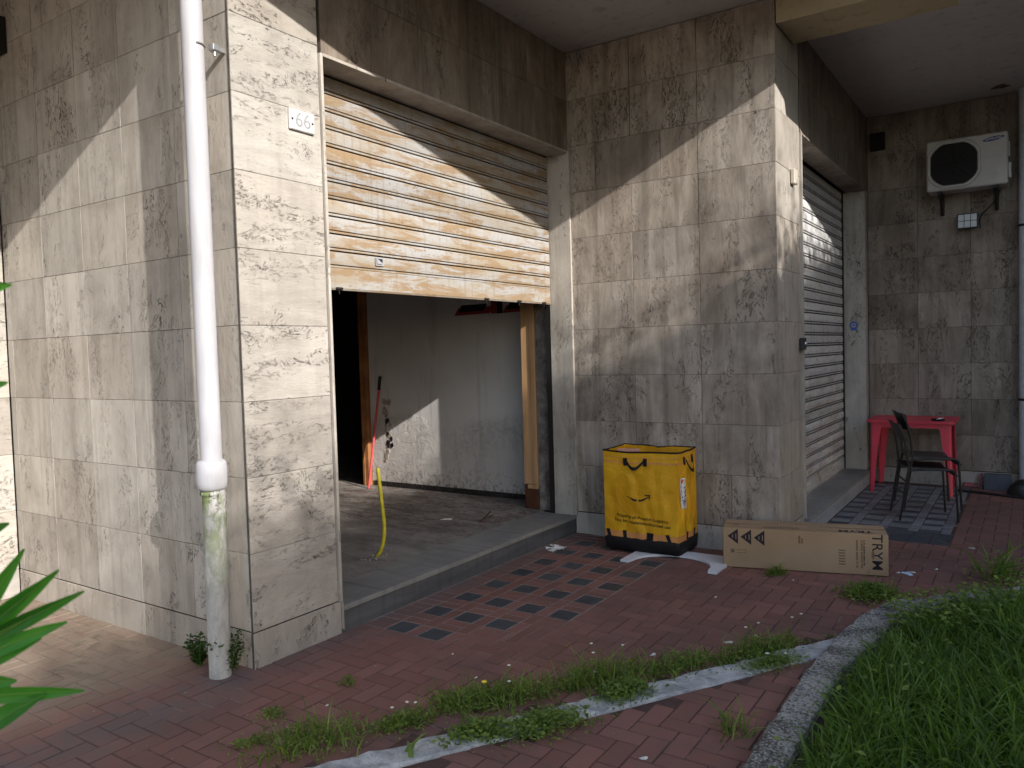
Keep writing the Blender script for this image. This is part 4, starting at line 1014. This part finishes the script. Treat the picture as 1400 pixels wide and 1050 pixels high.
for i, (x, y) in enumerate(sp_):
    if proto is None:
        s = MB(); P = [(.013*math.cos(a)*(1+.2*math.sin(3*a)), .008*math.sin(a)*(1+.15*math.cos(2*a)), .0035+.002*math.sin(2*a)) for a in np.linspace(0, 2*math.pi, 13)[:-1]]
        s.face(P); s.face([(x_*.95, y_*.95, .0012) for x_, y_, z_ in reversed(P)]); s.grid([[(x_*.95, y_*.95, .0012) for x_, y_, z_ in P], P], 0, False, True); proto = s.build('petal', fm); o = proto
    else: o = proto.copy(); C.objects.link(o)
    o.location = (x, y, .001); o.rotation_euler = (0, 0, rnd.uniform(0, 3)); k = rnd.uniform(1.0, 1.8) if i < 9 else rnd.uniform(.4, .8); o.scale = (k, k, 1)
    tag(o, 'small white petal or flake lying on the red brick paving', 'petal', 'white petals scattered on the red paving')
# blue-white wrapper in the weeds
rag('wrapper', (2.52, 2.62, .14), .045, simple('blue_white_wrapper', (.45, .60, .72), .4), 'small blue and white wrapper caught in the weeds beside the box', 'wrapper', 12, 2)

# ------------------------------------------------------------------ vegetation
def blades(name, pts, hmin, hmax, mat, wid=.004, lean=.5, seed=1, parent=None):
    """pts: list of (x,y,z,scale)"""
    R = np.random.RandomState(seed); n = len(pts); P = np.array(pts)
    h = R.uniform(hmin, hmax, n)*P[:, 3]; a = R.uniform(0, 2*np.pi, n); ln = R.uniform(.15, 1, n)*lean; w_ = wid*R.uniform(.6, 1.5, n)
    d = np.stack([np.cos(a), np.sin(a)], 1); pr = np.stack([-np.sin(a), np.cos(a)], 1)
    b2 = R.uniform(0, 2*np.pi, n); pr = np.stack([np.cos(b2), np.sin(b2)], 1)
    V = np.zeros((n, 7, 3))
    for k, (t, ww) in enumerate(((0, 1.0), (.45, .9), (.8, .55))):
        off = d*(ln*h*t**2)[:, None]; z = h*(t-.25*ln*t**2)
        for q_, sg_ in ((0, -1), (1, 1)):
            V[:, k*2+q_, :2] = P[:, :2]+off+pr*(sg_*w_*ww)[:, None]; V[:, k*2+q_, 2] = P[:, 2]+z
    V[:, 6, :2] = P[:, :2]+d*(ln*h)[:, None]; V[:, 6, 2] = P[:, 2]+h*(1-.3*ln)
    base = (np.arange(n)*7)[:, None]
    F = []
    q1 = (base+np.array([0, 1, 3, 2])); q2 = (base+np.array([2, 3, 5, 4])); t1 = (base+np.array([4, 5, 6]))
    F = q1.tolist()+q2.tolist()+t1.tolist()
    me = bpy.data.meshes.new(name); me.from_pydata(V.reshape(-1, 3).tolist(), [], F); me.materials.append(mat)
    col = np.ones((n, 4)); col[:, :3] = R.uniform(0, 1, (n, 1)); at = me.attributes.new('tint', 'FLOAT_COLOR', 'CORNER')
    cc = np.concatenate([np.repeat(col, 4, 0), np.repeat(col, 4, 0), np.repeat(col, 3, 0)]); at.data.foreach_set('color', cc.ravel().astype(np.float32))
    me.polygons.foreach_set('use_smooth', [True]*len(F)); me.update()
    o = bpy.data.objects.new(name, me); C.objects.link(o)
    if parent is not None: o.parent = parent
    return o
def leaves(name, cents, size, mat, seed=2, parent=None, flat=.5, asp=.55):
    R = np.random.RandomState(seed); P = np.array(cents); n = len(P)
    a = R.uniform(0, 2*np.pi, n); el = R.uniform(-.3, 1.0, n)*flat; s_ = size*R.uniform(.6, 1.4, n)
    D = np.stack([np.cos(a)*np.cos(el), np.sin(a)*np.cos(el), np.sin(el)], 1)
    S = np.cross(D, np.array([0, 0, 1.0])+R.uniform(-.6, .6, (n, 3))); S /= np.linalg.norm(S, axis=1)[:, None]
    U = np.cross(S, D)
    V = np.zeros((n, 6, 3)); L = s_[:, None]
    V[:, 0] = P; V[:, 1] = P+D*L*.5+S*L*asp*.5+U*L*.08; V[:, 2] = P+D*L; V[:, 3] = P+D*L*.5-S*L*asp*.5+U*L*.08; V[:, 4] = P+D*L*.5; V[:, 5] = P
    base = (np.arange(n)*6)[:, None]; F = (base+np.array([0, 1, 2, 4])).tolist()+(base+np.array([0, 4, 2, 3])).tolist()
    me = bpy.data.meshes.new(name); me.from_pydata(V.reshape(-1, 3).tolist(), [], F); me.materials.append(mat)
    col = np.ones((n, 4)); col[:, :3] = R.uniform(0, 1, (n, 1)); at = me.attributes.new('tint', 'FLOAT_COLOR', 'CORNER'); at.data.foreach_set('color', np.concatenate([np.repeat(col, 4, 0)]*2).ravel().astype(np.float32))
    me.update(); o = bpy.data.objects.new(name, me); C.objects.link(o)
    if parent is not None: o.parent = parent
    return o
R = np.random.RandomState(4)
def inner_x(y):
    for (xa, ya), (xb, yb) in zip(inner, inner[1:]):
        if ya <= y <= yb: return xa+(xb-xa)*(y-ya)/(yb-ya)
    return 9
pts = []
while len(pts) < 52000:
    y = R.uniform(-1.6, 4.2); x = R.uniform(2.4, 5.2)
    if x < inner_x(y)+.025+.07*R.rand(): continue
    edge = min(1.0, .45+(x-inner_x(y))*3.0)
    if math.hypot(x-3.12, y+2.36) < 1.1: continue
    dens = .55+.45*mn.noise(Vector((x*3, y*3, 0)))
    if R.rand() > dens+.35: continue
    hs = .75+.5*mn.noise(Vector((x*1.7, y*1.7, 7)))
    pts.append((x, y, .04, max(.35, hs)*edge))
tag(blades('grass', pts, .10, .33, grass_mat, .0042, 1.25, 3), 'long dark green uncut grass filling the bed behind the concrete kerb', 'grass', kind='stuff')
# broad weeds among the grass, along the inner kerb and far corner
cl = []
for _ in range(9000):
    y = R.uniform(-.5, 3.4); x = inner_x(y)+abs(R.normal(0, .28))+.0
    if y > 1.75 or R.rand() < .05: cl.append((x, y, .05+R.uniform(.0, .17)))
tag(leaves('ground_cover', cl, .030, weed_mat, 5), 'broad leaved weeds crowding the far corner of the grass bed', 'weeds', kind='stuff')

def clump(loc, r, h, nb, nl, label, seed, bl=.0022, lsize=.014, stretch=None, name='weed_clump', flowers=0, fcol=None):
    R = np.random.RandomState(seed); root = empty(name, loc, label, 'weeds', 'weed clumps along the paving joints')
    P = []
    ax = stretch or (1, 1)
    dx, dy = d.x, d.y
    def off():
        u, v_ = R.normal(0, .5, 2); u *= r*ax[0]; v_ *= r*ax[1]; return u*dx-v_*dy, u*dy+v_*dx
    for _ in range(int(nb*.6)): a, b = off(); P.append((a, b, 0, .55+.9*R.rand()**2*max(.2, 1.2-math.hypot(a, b)/(r*max(ax)))))
    if nb: blades('blades', P, h*.35, h*1.15, weed_mat, bl*1.25, 1.3, seed, root)
    Lc = []
    for _ in range(nl): a, b = off(); k = max(.1, 1-math.hypot(a, b)/(1.6*r*max(ax))); Lc.append((a, b, .004+R.uniform(0, h*.55)*k))
    if nl: leaves('leaves', Lc, lsize*1.25, weed_mat, seed+1, root)
    if flowers:
        s = MB(); st = MB()
        for _ in range(flowers):
            a, b = off(); hh = h*R.uniform(.7, 1.25); st.tube([(a, b, 0), (a+.01, b, hh)], .001, 4)
            s.lathe([(0, .003), (.007, .002), (.008, 0), (0, -.001)], (a+.01, b, hh), 8)
        st.build('stem', weed_mat, root); s.build('flower', simple('flower', fcol or (.7, .7, .6), .6), root)
    return root
clump((.80, -.36, 0), .17, .13, 420, 500, 'bushy weed clump at the near left end of the pale concrete strip', 11, stretch=(1.3, .8))
clump((1.00, -.06, 0), .10, .08, 90, 700, 'low leafy weed with tiny white flowers left of the strip, second clump along it', 12, flowers=3, stretch=(1.2, .7))
clump((1.10, .20, 0), .13, .12, 380, 500, 'round tufted weed clump on the upper side of the strip between its first two gaps', 13, stretch=(1.3, .8))
clump((1.26, .36, .0), .16, .14, 420, 700, 'weed clump with a single tall yellow flower above the strip', 14, stretch=(1.5, .6), flowers=2)
clump((1.50, .22, 0), .12, .07, 120, 1500, 'dense clover mat spilling over the lower side of the strip', 15, lsize=.016, stretch=(1.6, .8))
clump((1.50, .70, 0), .16, .17, 520, 600, 'tallest grassy weed clump above the middle of the strip', 16, stretch=(1.7, .55), flowers=3)
clump((1.75, 1.00, 0), .15, .12, 320, 500, 'spreading grass clump with bent stalks above the strip', 17, stretch=(1.7, .55))
clump((2.02, 1.38, 0), .16, .13, 420, 700, 'grassy weed clump above the far part of the strip near the kerb', 18, stretch=(1.8, .55), flowers=4)
clump((2.12, 1.25, .01), .10, .06, 60, 900, 'small leafed mat covering the far end of the strip by the kerb', 19, lsize=.012, stretch=(1.6, .7), flowers=3)
clump((1.73, 2.74, 0), .06, .09, 130, 260, 'small weed growing in front of the long cardboard box', 20, stretch=(1.3, .7))
clump((.52, .10, 0), .035, .09, 10, 90, 'tiny dark sprig alone on the red bricks', 21, lsize=.012)
clump((.46, -.28, 0), .06, .035, 60, 160, 'flat yellow green tuft on the bricks left of the strip', 22, lsize=.011)
clump((.60, -.46, 0), .09, .05, 30, 220, 'thin trailing weed on the bricks at the lower left', 23, lsize=.012, stretch=(1.2, .5))
clump((2.15, .55, 0), .07, .16, 45, 60, 'sparse tall blades growing at the foot of the kerb', 24, bl=.003)
clump((1.20, -.24, .012), .03, .13, 5, 0, 'single dark long bladed weed standing on the pale strip', 25, bl=.009)
clump((2.33, 2.56, 0), .14, .14, 260, 900, 'bushy weed heap outside the kerb corner right of the box', 26, lsize=.020, stretch=(1.2, 1))
clump((1.66, .62, .012), .10, .11, 260, 500, 'yellowish weed clump rooted on the lower edge of the strip middle', 28, lsize=.018, stretch=(1.4, .8))
clump((1.33, .02, .012), .09, .09, 160, 500, 'short bushy weed clump on the lower edge of the strip near its left end', 29, lsize=.018, stretch=(1.4, .8))
clump((2.95, 3.20, .02), .16, .34, 60, 300, 'tall dark stalks behind the kerb at the right edge', 27, bl=.005, lsize=.02)
for k, (loc, r, h, lab) in enumerate((((-.285, -.11, 0), .055, .17, 'leafy dark green weed at the left of the drainpipe foot'), ((-.065, -.115, 0), .075, .22, 'taller leafy weed between the drainpipe foot and the corner pillar'))):
    root = empty('weed', loc, lab, 'weed'); R2 = np.random.RandomState(40+k); st = MB(); Lc = []
    for _ in range(15):
        a = R2.uniform(0, 6.28); rr_ = r*R2.uniform(.1, 1.2); hh = h*R2.uniform(.35, 1); tip = (rr_*math.cos(a), min(.09, rr_*math.sin(a)), hh)
        st.tube([(tip[0]*.2, tip[1]*.2, 0), (tip[0]*.7, tip[1]*.7, hh*.55), tip], [.0022, .0016, .0010], 5)
        for t in np.linspace(.15, 1, 26): 
            Lc.append((tip[0]*t+R2.normal(0, .007), tip[1]*t+R2.normal(0, .007), hh*t+R2.normal(0, .004)))
    st.build('stem', weed_mat, root); leaves('leaves', Lc, .024, leaf_mat('dark_weed_leaves', (.018, .045, .012), (.05, .10, .025), .25) if k == 0 else bpy.data.materials['dark_weed_leaves'], 50+k, root, asp=.7)
s = MB(); s.tube([(1.215, .215, 0), (1.218, .21, .09), (1.22, .205, .125)], .0018, 5)
o = bpy.data.objects['weed_clump.003']
s.v = [(x-1.26, y-.36, z) for x, y, z in s.v]; s.build('flower_stalk', weed_mat, o)
s = MB(); s.lathe([(0, .006), (.010, .004), (.013, 0), (0, -.002)], (-.04, -.155, .127), 9); s.build('flower', simple('yellow_flower', (.75, .60, .05), .6), o)

# lance leaved bush reaching in from the left, close to the camera
bush = empty('bush', (1.90, -2.02, 0), 'bright green lance leaved bush reaching in at the left edge', 'bush')
s = MB()
def lance(base, tip, wdt, droop=.01, col=None, roll_=0.0):
    b = Vector(base); t = Vector(tip); D_ = t-b; L_ = D_.length; dn = D_.normalized(); view = (Vector((3.12, -2.36, 1.5))-b).normalized()
    side = dn.cross(view).normalized(); upv = side.cross(dn); side = side*math.cos(roll_)+upv*math.sin(roll_); upv = side.cross(dn)
    rows = []; N_ = 12
    for k in range(N_+1):
        u = k/N_; wv = wdt*(math.sin(math.pi*min(1, (u*.93+.03)))**.75)*(1-u**3*.35); c_ = b+D_*u+Vector((0, 0, -droop*math.sin(math.pi*u)*.0-droop*u*u))
        wv *= 1.18; rows.append([c_-side*wv+upv*wv*.35, c_-side*wv*.5+upv*wv*.14, c_-upv*.0006, c_+side*wv*.5+upv*wv*.14, c_+side*wv+upv*wv*.35])
    s.grid(rows, 0, True, col=col); 
    mid = [r[2]+upv*.0012 for r in rows]; rib.tube(mid, [.0011*(1-k/(N_+1)*.8) for k in range(N_+1)], 5)
rib = MB()
c1 = (1.972, -1.948, 1.13)
LV = [(c1, (2.060, -1.880, 1.225), .0085), ((1.975, -1.945, 1.10), (2.062, -1.883, 1.152), .009), (c1, (2.044, -1.89, 1.268), 0.0094), (c1, (2.082, -1.867, 1.240), 0.0105), (c1, (2.109, -1.85, 1.212), 0.0098), ((1.975, -1.945, 1.12), (2.075, -1.873, 1.198), 0.0094), ((1.972, -1.948, 1.115), (2.091, -1.864, 1.173), 0.0094), ((1.968, -1.95, 1.09), (2.040, -1.905, 1.100), 0.0109),
      ((1.968, -1.952, 1.075), (2.109, -1.856, 1.084), 0.0101), ((1.97, -1.95, 1.012), (2.070, -1.885, 1.082), 0.0125), ((1.96, -1.93, 1.595), (2.031, -1.882, 1.609), .010), ((1.96, -1.935, 1.46), (2.027, -1.891, 1.483), .009), ((1.96, -1.94, 1.27), (2.028, -1.899, 1.302), .010)]
for b, t, w_ in LV: lance(b, t, w_, .004, (rnd.random(), .5, .5), rnd.uniform(-.5, .5))
for _ in range(70):
    z = rnd.uniform(.6, 1.7); a = rnd.uniform(1.9, 4.3); b = (1.90+rnd.uniform(-.04, .04), -2.02+rnd.uniform(-.04, .04), z); L_ = rnd.uniform(.13, .19)
    t = (b[0]+L_*math.cos(a), b[1]+L_*math.sin(a), z+rnd.uniform(.0, .12)); lance(b, t, rnd.uniform(.010, .014), .01, (rnd.random(), .5, .5), rnd.uniform(-.6, .6))
s.build('foliage', bush_leaf, bush).matrix_parent_inverse = Matrix.Translation((-1.90, 2.02, 0)); rib.build('midribs', leaf_mat('leaf_midrib', (.16, .30, .06), (.20, .34, .08), .3), bush).matrix_parent_inverse = Matrix.Translation((-1.90, 2.02, 0))
s = MB()
for k in range(5):
    a = k*1.3; s.tube([(.02*math.cos(a), .02*math.sin(a), -.03), (.03*math.cos(a), .03*math.sin(a), .8), (.05*math.cos(a), .05*math.sin(a), 1.6)], [.010, .008, .005], 7)
s.build('stem', bark, bush)

# trees across the forecourt (outside the frame): added and cut to shade the paving and the lower walls
def tree(s_, idx):
    P0 = Vector((9.0, 3.0, 0)); ed = Vector((-.387, .922, 0)).normalized(); perp = Vector((.922, .387, 0)); c = P0+ed*s_+perp*.9
    top = 6.28+rnd.uniform(-.12, .12)
    root = empty('tree', c, 'unseen leafy tree shaped to shade the paving and lower walls', 'tree', 'row of unseen trees added for shade')
    s = MB(); s.tube([(0, 0, 0), (.05, .02, 1.2), (-.03, .0, 2.6), (0, 0, 4.5)], [.16, .13, .10, .04], 10)
    for a in np.linspace(0, 6.28, 7)[:-1]: s.tube([(0, 0, 1.6), (.5*math.cos(a), .5*math.sin(a), 2.6), (.9*math.cos(a), .9*math.sin(a), 3.6)], [.06, .04, .015], 6)
    s.build('trunk', bark, root)
    R = np.random.RandomState(60+idx); allP = []
    for n, zlo in ((5200, 1.0), (27000, top-1.9)):
        P = np.zeros((n, 3)); ang = R.uniform(0, 2*np.pi, n); rr_ = np.sqrt(R.uniform(0, 1, n))*1.15
        P[:, 0] = rr_*np.cos(ang); P[:, 1] = rr_*np.sin(ang)
        lim = .33+.24*(c.y+P[:, 1])+.587*(c.x+P[:, 0]); lim = np.minimum(lim, .33+.24*(c.y+P[:, 1])+.587*(c.x+.25)) - .50  # crown tops trimmed along the wanted shadow plane
        YY = c.y+P[:, 1]; ss = lambda a_, b_: np.clip((YY-a_)/(b_-a_), 0, 1); lim = lim - .25*ss(-1.0, .3) - .16*ss(1.6, 2.8)
        lim = lim + .06*np.array([mn.noise(Vector(((c.x+p[0])*1.5, (c.y+p[1])*1.5, 2.0))) for p in P])
        h = R.exponential(.20, n) if zlo > 2 else 0
        base_ = np.minimum(lim, lim)
        if zlo > 2:
            kk = R.rand(n) < .45; P[:, 2] = np.where(kk, lim-R.uniform(0, 1.3, n), lim+h)
        else: P[:, 2] = 1.0+(lim-1.3)*R.uniform(0, 1, n)
        allP.append(P)
    leaves('crown', allP[0].tolist(), .20, tree_leaf, 70+idx, root, flat=1.2, asp=.7)
    leaves('foliage', allP[1].tolist(), .07, tree_leaf, 90+idx, root, flat=1.2, asp=.75)
for i, s_ in enumerate(np.arange(-10.4, 8.1, 1.15)): tree(float(s_), i)
